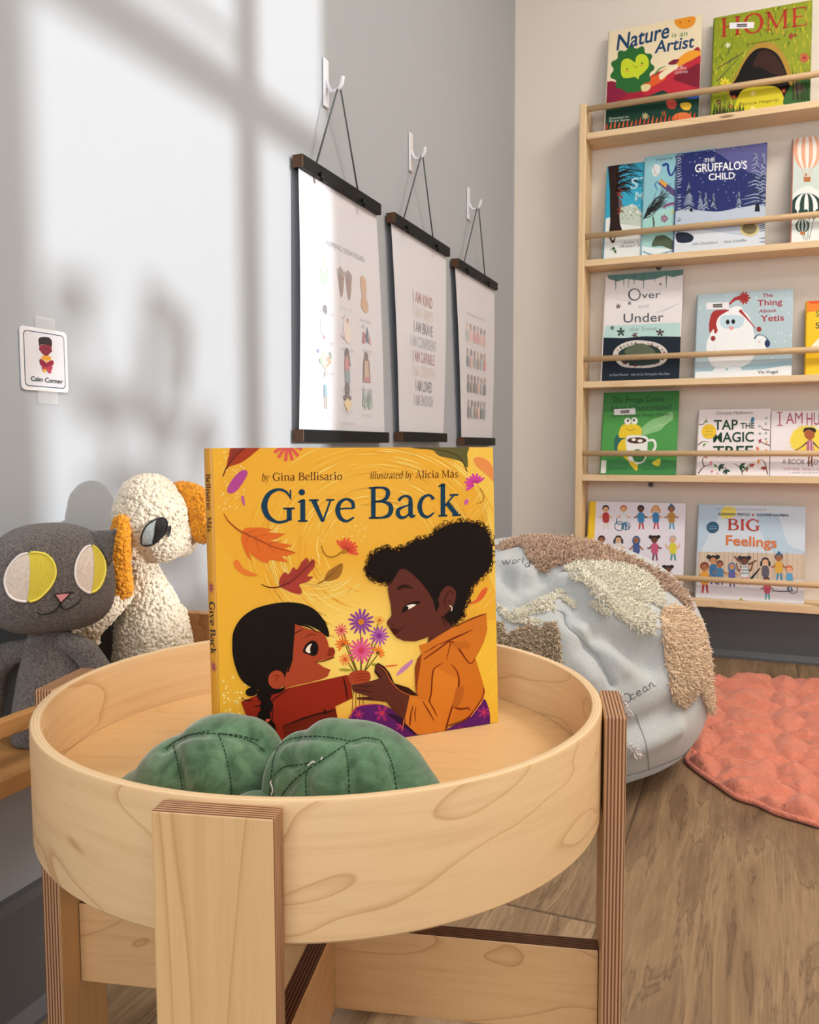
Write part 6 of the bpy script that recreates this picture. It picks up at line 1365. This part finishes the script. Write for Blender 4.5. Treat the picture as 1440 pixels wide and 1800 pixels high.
geo_obj('mouth', [seam(hb, c5([(333, 925), (370, 945), (420, 948), (480, 930), (530, 895), (558, 850), (578, 890), (600, 902), (650, 890), (700, 860), (735, 825), (750, 795)]), .0007, .0007, 4)], M['thread_black'], cat, inv)

# --- cream dog toy with mustard ears
DC = Vector((-.655, .800, .557)); dd = fwd_of(DC)
dog = empty('dog_toy', (DC.x, DC.y, .3435), 0, 'cream boucle dog soft toy with mustard yellow ears, behind the grey cat', 'soft toy'); inv = Matrix.Translation(-Vector((DC.x, DC.y, .3435)))
rn = random.Random(12)
def pile(name, me, n, size, mat, parent, lift=.2, long=1.5):
    V, F = nubs(me, n, size, rn, long, lift); base = [v.co.copy() for v in me.vertices]; bf = [tuple(p.vertices) for p in me.polygons]; o0 = len(base)
    V2 = base + [Vector(p) for p in V]; F2 = bf + [tuple(i + o0 for i in f) for f in F]
    o = from_py(name, V2, F2, mat, parent, True); o.data.transform(inv); bpy.data.meshes.remove(me); return o
bm = bmesh.new()
rotv = Matrix((CM.col[0].copy(), CM.col[1].copy(), CM.col[2].copy())).transposed()
ball(bm, at(265, 908, dd), (.0425, .040, .0405), rotv); ball(bm, at(262, 880, dd), (.034, .036, .030), rotv)
ball(bm, at(300, 935, dd + .014), (.026, .03, .030), rotv); ball(bm, at(318, 945, dd + .03), (.019, .024, .021), rotv); ball(bm, at(285, 950, dd - .006), (.024, .024, .024), rotv)
ball(bm, at(240, 960, dd), (.026, .024, .026), rotv)
me = fuse(bm, .003, 6); db = bvh_of(me); me_h = me.copy(); pile('head', me, 5200, .0026, M['boucle'], dog)
bm = bmesh.new(); pts = [(247, 990), (255, 1020), (262, 1060), (268, 1110), (270, 1170), (272, 1230)]; rs = [.0165, .022, .033, .043, .047, .048]
for i in range(len(pts) - 1):
    for k in range(5):
        t_ = k / 5; p = at(pts[i][0] + (pts[i + 1][0] - pts[i][0]) * t_, pts[i][1] + (pts[i + 1][1] - pts[i][1]) * t_, dd); r = rs[i] + (rs[i + 1] - rs[i]) * t_; ball(bm, p, (r, r * .85, r * .7), rotv, 2)
me = fuse(bm, .003, 6); pile('body', me, 5600, .0027, M['boucle'], dog)
bm = bmesh.new(); chain(bm, [at(215, 1045, dd - .03), at(185, 1075, dd - .055), at(155, 1100, dd - .065), at(128, 1122, dd - .07)], [.011, .013, .015, .016], flat=(1, 1, 1)); chain(bm, [at(155, 1105, dd - .06), at(160, 1130, dd - .055)], [.012, .008])
me = fuse(bm, .0025, 4); pile('arm', me, 1500, .0024, M['boucle'], dog)
bm = bmesh.new(); p0 = at(330, 1120, dd + .02); chain(bm, [at(310, 1080, dd + .02), at(322, 1150, dd + .02)], [.012, .014]); me = fuse(bm, .0025, 4); pile('arm', me, 700, .0024, M['boucle'], dog)
for pts, rs in (([(214, 918), (210, 950), (208, 990), (212, 1035)], [.0075, .0105, .0125, .0125]),):
    bm = bmesh.new(); chain(bm, [at(x, y, dd - .038) for x, y in pts], rs, flat=(1.05, .8, 1)); me = fuse(bm, .0022, 3); pile('ear', me, 1500, .0027, M['mustard'], dog, .3, 1.8)
bm = bmesh.new(); chain(bm, [at(316, 868, dd + .012), at(338, 880, dd + .014), at(352, 905, dd + .014), at(356, 925, dd + .014)], [.013, .019, .022, .019], flat=(1, .6, 1)); me = fuse(bm, .0024, 3); pile('ear', me, 1900, .0027, M['mustard'], dog, .3, 1.8)
# dog's embroidered eye, raised above the pile
s3_ = 3.6
def c3(P_): return [C2(x, y, 0, 820, s3_) for x, y in P_]
eyeD = [(900, 460), (903, 420), (925, 375), (960, 345), (1005, 325), (1040, 330), (1050, 365), (1040, 410), (1015, 455), (975, 490), (930, 490), (905, 475)]
eb = mesh_obj('eye', patch(db, c3(eyeD), 2.4, .0042), M['silver_thread'], dog, inv)
me = patch(db, c3([(985, 345), (1010, 328), (1040, 332), (1048, 368), (1038, 412), (1012, 455), (985, 482), (972, 478), (975, 420)]), 2.4, .0047); me.transform(inv); me.materials.clear(); link('pupil', me, M['thread_black'], eb, True)
geo_obj('eye_outline', [seam(db, c3(eyeD + eyeD[:1]), .0009, .0046, 3, False)], M['thread_black'], eb, inv)
me = patch(db, c3([(1052, 400), (1062, 370), (1072, 375), (1070, 415), (1062, 445), (1052, 440)]), 1.6, .0042); o = mesh_obj('eye', me, M['thread_black'], dog, inv); bpy.data.meshes.remove(me_h)

# --- green velvet toy with two stitched lobes, in the tray
P = Vector((-.31, .497, ZT)); gp = empty('plush_leaf_toy', P, 0, 'green velvety soft toy with two plump stitched lobes, lying in the table tray', 'soft toy'); inv = Matrix.Translation(-P)
def c6(P_): return [C2(x, y, 200, 1250, 2.4828) for x, y in P_]
lobes = (
 (Vector((-.2475, .5015)), [((-.2475, .503, .398), (.056, .046, .051)), ((-.262, .498, .405), (.032, .036, .046)), ((-.225, .500, .395), (.042, .038, .038)), ((-.287, .496, .400), (.022, .030, .040))],
  [[(1035, 130), (960, 180), (900, 220), (800, 290), (745, 350), (730, 380)], [(1005, 152), (1018, 200), (1025, 280), (1028, 380)], [(1165, 128), (1195, 180), (1220, 250), (1235, 345)], [(705, 170), (760, 125), (860, 110), (950, 115), (1035, 130), (1100, 115), (1160, 126)], [(720, 160), (700, 200), (690, 260), (680, 380)], [(700, 280), (740, 245), (800, 235), (880, 222)], [(850, 250), (838, 300), (842, 380)]]),
 (Vector((-.362, .498)), [((-.352, .500, .397), (.043, .045, .045)), ((-.376, .494, .390), (.040, .043, .036)), ((-.338, .505, .395), (.030, .036, .046)), ((-.402, .486, .380), (.030, .036, .022))],
  [[(455, 97), (480, 160), (500, 240), (512, 320), (516, 380)], [(260, 148), (278, 220), (292, 290), (302, 360)], [(220, 165), (280, 125), (340, 102), (455, 98), (560, 118), (620, 145), (660, 175)], [(455, 98), (540, 105), (640, 130)], [(230, 170), (260, 140), (330, 105), (420, 85)]]))
for c, balls, lines in lobes:
    bm = bmesh.new()
    for p, r in balls: ball(bm, p, r, None, 4)
    me = fuse(bm, .003, 10); b0 = bvh_of(me); S_ = []
    for ln in lines:
        for x, y in smooth2(c6(ln), 6, False):
            h = hit(b0, x, y)
            if h: S_.append(h[0][:])
    S_ = np.array(S_); co = np.array([v.co[:] for v in me.vertices]); nr = np.array([v.normal[:] for v in me.vertices])
    d = np.sqrt(((co[:, None, :] - S_[None]) ** 2).sum(2)).min(1)
    co -= nr * (.0034 * np.exp(-(d / .0042) ** 2))[:, None]; co += nr * (.0018 * np.clip(d / .016, 0, 1))[:, None]
    co[:, 2] = np.maximum(co[:, 2], ZT + .0006)
    for v, q in zip(me.vertices, co): v.co = q
    me.update(); lo = mesh_obj('lobe', me, M['green_plush'], gp, inv)
    b1 = BVHTree.FromPolygons([Vector(q) for q in co], [tuple(p.vertices) for p in me.polygons])
    # dashed stitches
    gs = []
    for ln in lines:
        pp = [hit(b1, x, y, .0001) for x, y in smooth2(c6(ln), 14, False)]; pp = [h[0] for h in pp if h]
        for i in range(0, len(pp) - 2, 3): 
            if (pp[i + 2] - pp[i]).length < .02: gs.append(tube_geo([pp[i], pp[i + 1], pp[i + 2]], .00045, 5))
    V, F = join_geo(gs); o = from_py('stitching', V, F, M['green_thread'], lo, True); o.data.transform(inv)
bm = bmesh.new(); ball(bm, (-.303, .470, .392), (.022, .018, .014), None, 3); me = fuse(bm, .003, 4)
for v in me.vertices: v.co.z = max(v.co.z, ZT + .0006)
mesh_obj('lobe', me, M['green_plush'], gp, inv)
# loose white threads on the toy
th = []
for ln in ([(692, 305), (686, 312), (694, 325), (698, 345), (692, 366)], [(850, 243), (862, 228), (880, 218)], [(905, 210), (912, 203)]):
    pp = [at(*C2(x, y, 200, 1250, 2.4828), .525 if ln[0][0] < 700 else .52) for x, y in ln]
    g2 = []
    for x, y in smooth2(c6(ln), 4, False):
        h = hit(b1, x, y, .0014)
        h2 = None
        for o_ in gp.children:
            if o_.name.startswith('lobe'):
                bt = BVHTree.FromPolygons([v.co + P for v in o_.data.vertices], [tuple(p.vertices) for p in o_.data.polygons]); q_ = hit(bt, x, y, .0012)
                if q_ and (h2 is None or (q_[0] - CAM).length < (h2[0] - CAM).length): h2 = q_
        if h2: g2.append(h2[0])
    if len(g2) > 1: th.append(g2)
for g2 in th: geo_obj('loose_thread', [tube_geo(g2, .0005, 6)], M['thread_white'], gp, inv)

# ------------------------------------------------------------------ big round pouf with shaggy land patches
PC = Vector((-.398, 1.690, 0)); PH = .452
pouf = empty('bean_bag', PC, 0, 'large round grey-blue pouf bean bag with shaggy beige land patches, in the corner', 'bean bag'); inv = Matrix.Translation(-PC)
bm = bmesh.new(); bmesh.ops.create_icosphere(bm, subdivisions=7, radius=1)
co = np.array([v.co[:] for v in bm.verts]); faces = [tuple(v.index for v in f.verts) for f in bm.faces]; bm.free()
def pouf_shape(d):
    x, y, z = d[:, 0], d[:, 1], d[:, 2]
    n = np.where(z < 0, 3.3, 2.35); q = ((x * x + y * y) ** (n / 2) + np.abs(z) ** n) ** (-1 / n)
    X, Y, Z = x * q, y * q, z * q
    zc = .205; up_ = PH - zc
    ZZ = np.where(Z > 0, zc + Z * up_, zc + Z * zc * 1.0)
    # a little fuller low down on the right, slumping towards the back left
    rad = np.where(Z > 0, 1 - .03 * Z, 1.0)
    out = np.stack([X * .332 * rad, Y * .345 * rad, ZZ], 1)
    out[:, 2] += .018 * X * (Z > 0) * Z * 0 - .02 * np.clip(-Y, 0, 1) * np.clip(Z, 0, 1)
    return out
L = pouf_shape(co) + np.array(PC[:])
base_bvh = BVHTree.FromPolygons([Vector(p) for p in L], faces)
def cP(P_): return [C2(x, y, 860, 940, 3.6) for x, y in P_]
def dense(pts, k=8):
    out = []
    for x, y in smooth2(cP(pts), k, False):
        h = hit(base_bvh, x, y)
        if h: out.append(h[0][:])
    return np.array(out)
V3 = [Vector(p) for p in L]
me = bpy.data.meshes.new('p'); me.from_pydata(V3, [], faces); me.update(); NR = np.array([v.normal[:] for v in me.vertices]); bpy.data.meshes.remove(me)
FOLDS = [  # outline, depth (m, + is a groove), width (m)
 ([(200, 415), (260, 370), (330, 325), (400, 300), (480, 288)], .016, .013), ([(90, 250), (160, 330), (215, 300), (300, 270), (345, 230)], .012, .016), ([(60, 440), (130, 420), (200, 415)], .010, .02),
 ([(350, 235), (390, 210), (440, 205)], .008, .015), ([(490, 290), (570, 320), (640, 380), (680, 430)], -.012, .018), ([(360, 345), (440, 335), (540, 360), (600, 410)], .010, .018),
 ([(560, 470), (640, 540), (760, 600), (880, 650), (1000, 690)], .011, .03), ([(640, 430), (720, 500), (820, 560), (940, 610), (1060, 625)], -.012, .024), ([(700, 640), (820, 690), (920, 760), (1030, 840)], .013, .022),
 ([(620, 600), (700, 640), (800, 740), (850, 850)], -.011, .026), ([(600, 720), (690, 760), (790, 850), (860, 900)], .007, .02), ([(460, 620), (520, 700), (580, 800), (620, 900)], -.006, .02), ([(60, 180), (140, 200), (240, 240)], -.008, .02),
 ([(480, 480), (500, 580), (570, 640), (620, 700), (690, 760), (740, 860), (780, 950)], .007, .005), ([(860, 1230), (1000, 1180), (1150, 1100), (1290, 1060)], .006, .02), ([(900, 1350), (1050, 1300), (1200, 1230)], -.006, .02)]
D = np.zeros(len(L))
for pts, dep, wid in FOLDS:
    S_ = dense(pts, 10)
    if len(S_) < 2: continue
    near = np.where(((L - S_.mean(0)) ** 2).sum(1) < .35 ** 2)[0]
    if not len(near): continue
    dist = np.full(len(L), 9.0)
    dist[near] = np.sqrt(((L[near][:, None, :] - S_[None]) ** 2).sum(2)).min(1); D += -dep * 1.7 * np.exp(-(dist / wid) ** 2)
nz = np.array([noise.noise(Vector((p[0] * 9, p[1] * 9, p[2] * 5 + 3))) * .004 + noise.noise(Vector((p[0] * 26, p[1] * 26, p[2] * 22))) * .0012 for p in L])
L2 = L + NR * (D + nz)[:, None]; L2[:, 2] = np.maximum(L2[:, 2], .0012)
me = bpy.data.meshes.new('p'); me.from_pydata([Vector(p) for p in L2], [], faces); me.update()
pb = bvh_of(me); me.transform(inv); me.name = 'cover'
cov = link('cover', me, M['pouf'], pouf, True)
# pale band round the foot: the lowest part of the cover, sewn on
low = [f for f in faces if max(L2[i][2] for i in f) < .072 and min(L2[i][2] for i in f) > .0015]
idx = sorted(set(i for f in low for i in f)); mp = {i: k for k, i in enumerate(idx)}
Vb = [Vector(L2[i] + NR[i] * .0016) - PC for i in idx]; from_py('foot_band', Vb, [tuple(mp[i] for i in f) for f in low], M['pouf_base'], pouf, True)
rn = random.Random(31)
PATCH = [
 ('shag_brown', 7600, .011, [(50, 90), (110, 60), (200, 30), (340, 22), (560, 40), (720, 75), (860, 140), (990, 200), (1120, 270), (1210, 350), (1270, 470), (1215, 430), (1150, 370), (1090, 345), (1060, 300), (1000, 240), (900, 200), (780, 180), (640, 172), (520, 180), (460, 195), (400, 205), (350, 240), (300, 215), (260, 170), (235, 130), (215, 90), (180, 75), (110, 95)]),
 ('shag_cream', 8200, .008, [(480, 215), (520, 185), (620, 175), (760, 182), (900, 205), (1000, 250), (1060, 315), (1095, 380), (1095, 430), (1085, 465), (1050, 440), (1000, 425), (970, 435), (1010, 480), (1048, 520), (1038, 615), (980, 618), (900, 590), (885, 545), (868, 560), (820, 530), (780, 490), (740, 440), (690, 400), (640, 345), (590, 300), (540, 285), (515, 262), (590, 250), (560, 235), (500, 235)]),
 ('shag_peach', 9000, .009, [(1090, 480), (1130, 455), (1200, 455), (1265, 495), (1315, 545), (1350, 640), (1372, 740), (1384, 860), (1390, 960), (1396, 1060), (1385, 1120), (1360, 1070), (1340, 1020), (1330, 970), (1290, 1000), (1240, 1075), (1200, 1080), (1160, 1030), (1140, 970), (1140, 900), (1110, 800), (1105, 700), (1092, 600), (1085, 520)]),
 ('shag_cream', 420, .006, [(650, 430), (690, 420), (730, 455), (762, 492), (730, 500), (690, 470)]),
 ('shag_cream', 2900, .006, [(45, 430), (80, 460), (140, 505), (200, 455), (300, 410), (380, 372), (440, 347), (480, 362), (478, 392), (540, 430), (552, 472), (500, 445), (440, 402), (402, 440), (425, 470), (330, 492), (240, 520), (328, 542), (320, 575), (250, 568), (180, 560), (130, 555), (90, 520), (60, 480)]),
 ('shag_tan', 5200, .009, [(50, 565), (90, 570), (122, 645), (180, 592), (240, 582), (320, 592), (370, 560), (420, 567), (442, 600), (447, 700), (455, 800), (440, 900), (350, 960), (200, 940), (60, 900), (40, 700)])]
for mk, n, ln, P_ in PATCH:
    me = patch(pb, cP(P_), 4.2, .0012, True, 3)
    V, F = shag(me, int(n * .62), ln * 1.1, .0017, rn); V0 = [v.co.copy() for v in me.vertices]; F0 = [tuple(p.vertices) for p in me.polygons]; k = len(V0)
    o = from_py('shaggy_patch', V0 + V, F0 + [tuple(i + k for i in f) for f in F], M[mk], pouf, True); o.data.transform(inv); bpy.data.meshes.remove(me)
# seams and embroidered words
geo_obj('seam', [seam(pb, cP([(430, 478), (480, 500), (500, 580), (570, 640), (620, 700), (690, 760), (740, 860), (785, 955)]), .0012, .0002, 5, False)], M['silver_thread'], pouf, inv)
geo_obj('seam', [seam(pb, cP([(930, 1130), (950, 1200), (985, 1290), (1000, 1360), (1010, 1440), (1015, 1560)]), .0016, .0004, 5, False)], M['silver_thread'], pouf, inv)
DK = plain('dark_grey_thread', '#5a5e63', .8)
LET = {'O': [[(.5, 1), (.15, .85), (.02, .45), (.2, .05), (.55, .02), (.82, .4), (.75, .85), (.5, 1), (.3, .9)]], 'c': [[(.6, .45), (.3, .55), (.05, .3), (.2, .02), (.65, .1)]], 'e': [[(.05, .25), (.5, .32), (.5, .5), (.25, .55), (.02, .3), (.15, .02), (.65, .1)]],
 'a': [[(.55, .5), (.25, .55), (.02, .25), (.2, .0), (.5, .2), (.56, .5), (.52, .1), (.75, .05)]], 'n': [[(.02, .5), (.05, .0)], [(.05, .3), (.3, .55), (.5, .4), (.48, .02), (.7, .05)]]}
def embroider(word, p0, p1, h):
    a, b = Vector(p0), Vector(p1); d = (b - a) / (len(word) * .85); u = Vector((d.y, -d.x)).normalized() * h
    return [[tuple(a + d * (i * .85 + x * .95 - (.15 if i else 0)) + u * y) for x, y in st_] for i, ch in enumerate(word) for st_ in LET[ch]]
ocean = embroider('Ocean', (868, 1066), (1068, 946), 56)
geo_obj('embroidered_word', [seam(pb, cP(q), .0007, .0004, 5, False) for q in ocean], DK, pouf, inv)
worl = [[(85, 165), (95, 188), (108, 165), (120, 185), (135, 158)], [(155, 160), (148, 178), (165, 180), (170, 162), (155, 160)], [(182, 178), (185, 158), (200, 160)], [(215, 145), (212, 185)], [(245, 180), (228, 190), (235, 205), (250, 195), (262, 160), (252, 205)]]
geo_obj('embroidered_word', [seam(pb, cP(q), .0008, .0004, 5, False) for q in worl], DK, pouf, inv)
def cQ(P_): return [C2(x, y, 1080, 1150, 4.0) for x, y in P_]
for P_, n in (([(88, 630), (110, 625), (130, 645), (150, 650), (175, 680), (165, 710), (145, 720), (130, 690), (105, 665)], 160), ([(30, 265), (45, 265), (70, 330), (110, 400), (105, 440), (85, 420), (50, 340)], 200)):
    me = patch(pb, cQ(P_), 2.4, .0014, True, 3); V, F = shag(me, n, .006, .0011, rn); V0 = [v.co.copy() for v in me.vertices]; F0 = [tuple(p.vertices) for p in me.polygons]; k = len(V0)
    o = from_py('shaggy_patch', V0 + V, F0 + [tuple(i + k for i in f) for f in F], M['thread_white'], pouf, True); o.data.transform(inv); bpy.data.meshes.remove(me)

# ------------------------------------------------------------------ coral quilted play mat
OUT = smooth2([(-.150, 2.15), (-.125, 2.30), (-.06, 2.385), (-.01, 2.445), (.06, 2.43), (.12, 2.45), (.20, 2.43), (.30, 2.46), (.42, 2.43), (.55, 2.45), (.68, 2.36), (.78, 2.22), (.84, 2.05), (.85, 1.85), (.80, 1.68), (.68, 1.55), (.52, 1.50), (.36, 1.51), (.22, 1.515), (.13, 1.515), (.09, 1.528), (.05, 1.545), (.02, 1.572), (-.015, 1.588), (-.05, 1.640), (-.085, 1.690), (-.112, 1.745), (-.108, 1.80), (-.115, 1.95)], 5, True)
QC = Vector((.35, 1.98, 0)); mat_ = empty('quilted_mat', QC, 0, 'coral pink quilted play mat with a corded edge, spread on the wooden floor', 'mat'); inv = Matrix.Translation(-QC)
st = .0052; pts = [Vector(p) for p in OUT]; n = len(pts); Oa = np.array(OUT)
gx = np.arange(-.16, .86, st); gy = np.arange(1.49, 2.47, st)
for i, y in enumerate(gy):
    for x in gx + (i % 2) * st / 2:
        if inpoly(x, y, OUT) and ((Oa - (x, y)) ** 2).sum(1).min() > (st * .6) ** 2: pts.append(Vector((x, y)))
v2, e_, f_, *_ = delaunay_2d_cdt(pts, [(i, (i + 1) % n) for i in range(n)], [], 1, 1e-6)
V = []
for v in v2:
    x, y = v.x, v.y; de = math.sqrt(((Oa - (x, y)) ** 2).sum(1).min())
    wx = x + .012 * noise.noise(Vector((x * 7, y * 7, 1))); wy = y + .012 * noise.noise(Vector((x * 7, y * 7, 5)))
    # petal quilting: overlapping circles
    p_ = .17; best = 9
    for cx in (math.floor(wx / p_) * p_, math.floor(wx / p_) * p_ + p_):
        for cy in (math.floor(wy / p_) * p_, math.floor(wy / p_) * p_ + p_):
            best = min(best, abs(math.hypot(wx - cx, wy - cy) - p_ * .707))
    puff = min(1, best / .03) ** .5
    w1 = 1 - abs(noise.noise(Vector((x * 13 + y * 5, y * 30 - x * 6, 2)))) * 2.2; w2 = 1 - abs(noise.noise(Vector((x * 34, y * 16, 8)))) * 2.4
    big = noise.noise(Vector((x * 4, y * 4, 12)))
    w3 = 1 - abs(noise.noise(Vector((x * 5 + 2, y * 9, 21)))) * 4
    z = .004 + .015 * puff + .0075 * w1 * puff + .004 * w2 * puff + .008 * max(0, big) + .008 * max(0, w3)
    z = z * min(1, de / .012) ** .6 + .0035
    z = z * .92
    V.append(Vector((x, y, max(.002, z))) - QC)
F = []
for q in f_:
    c = sum((v2[i] for i in q), Vector((0, 0))) / len(q)
    if inpoly(c.x, c.y, OUT): F.append(tuple(q))
# under side closes the quilt
o = from_py('quilted_top', V, F, M['quilt'], mat_, True)
Vb = [Vector((v.x, v.y, .0008)) - QC for v in v2]; o = from_py('backing', Vb, [tuple(reversed(q)) for q in F], M['quilt'], mat_, False)
gv = tube_geo([(x, y, .0058 + .004 * max(0, noise.noise(Vector((x * 8, y * 8, 3))))) for x, y in OUT], .0052, 10, True); geo_obj('corded_edge', [gv], M['quilt'], mat_, inv)
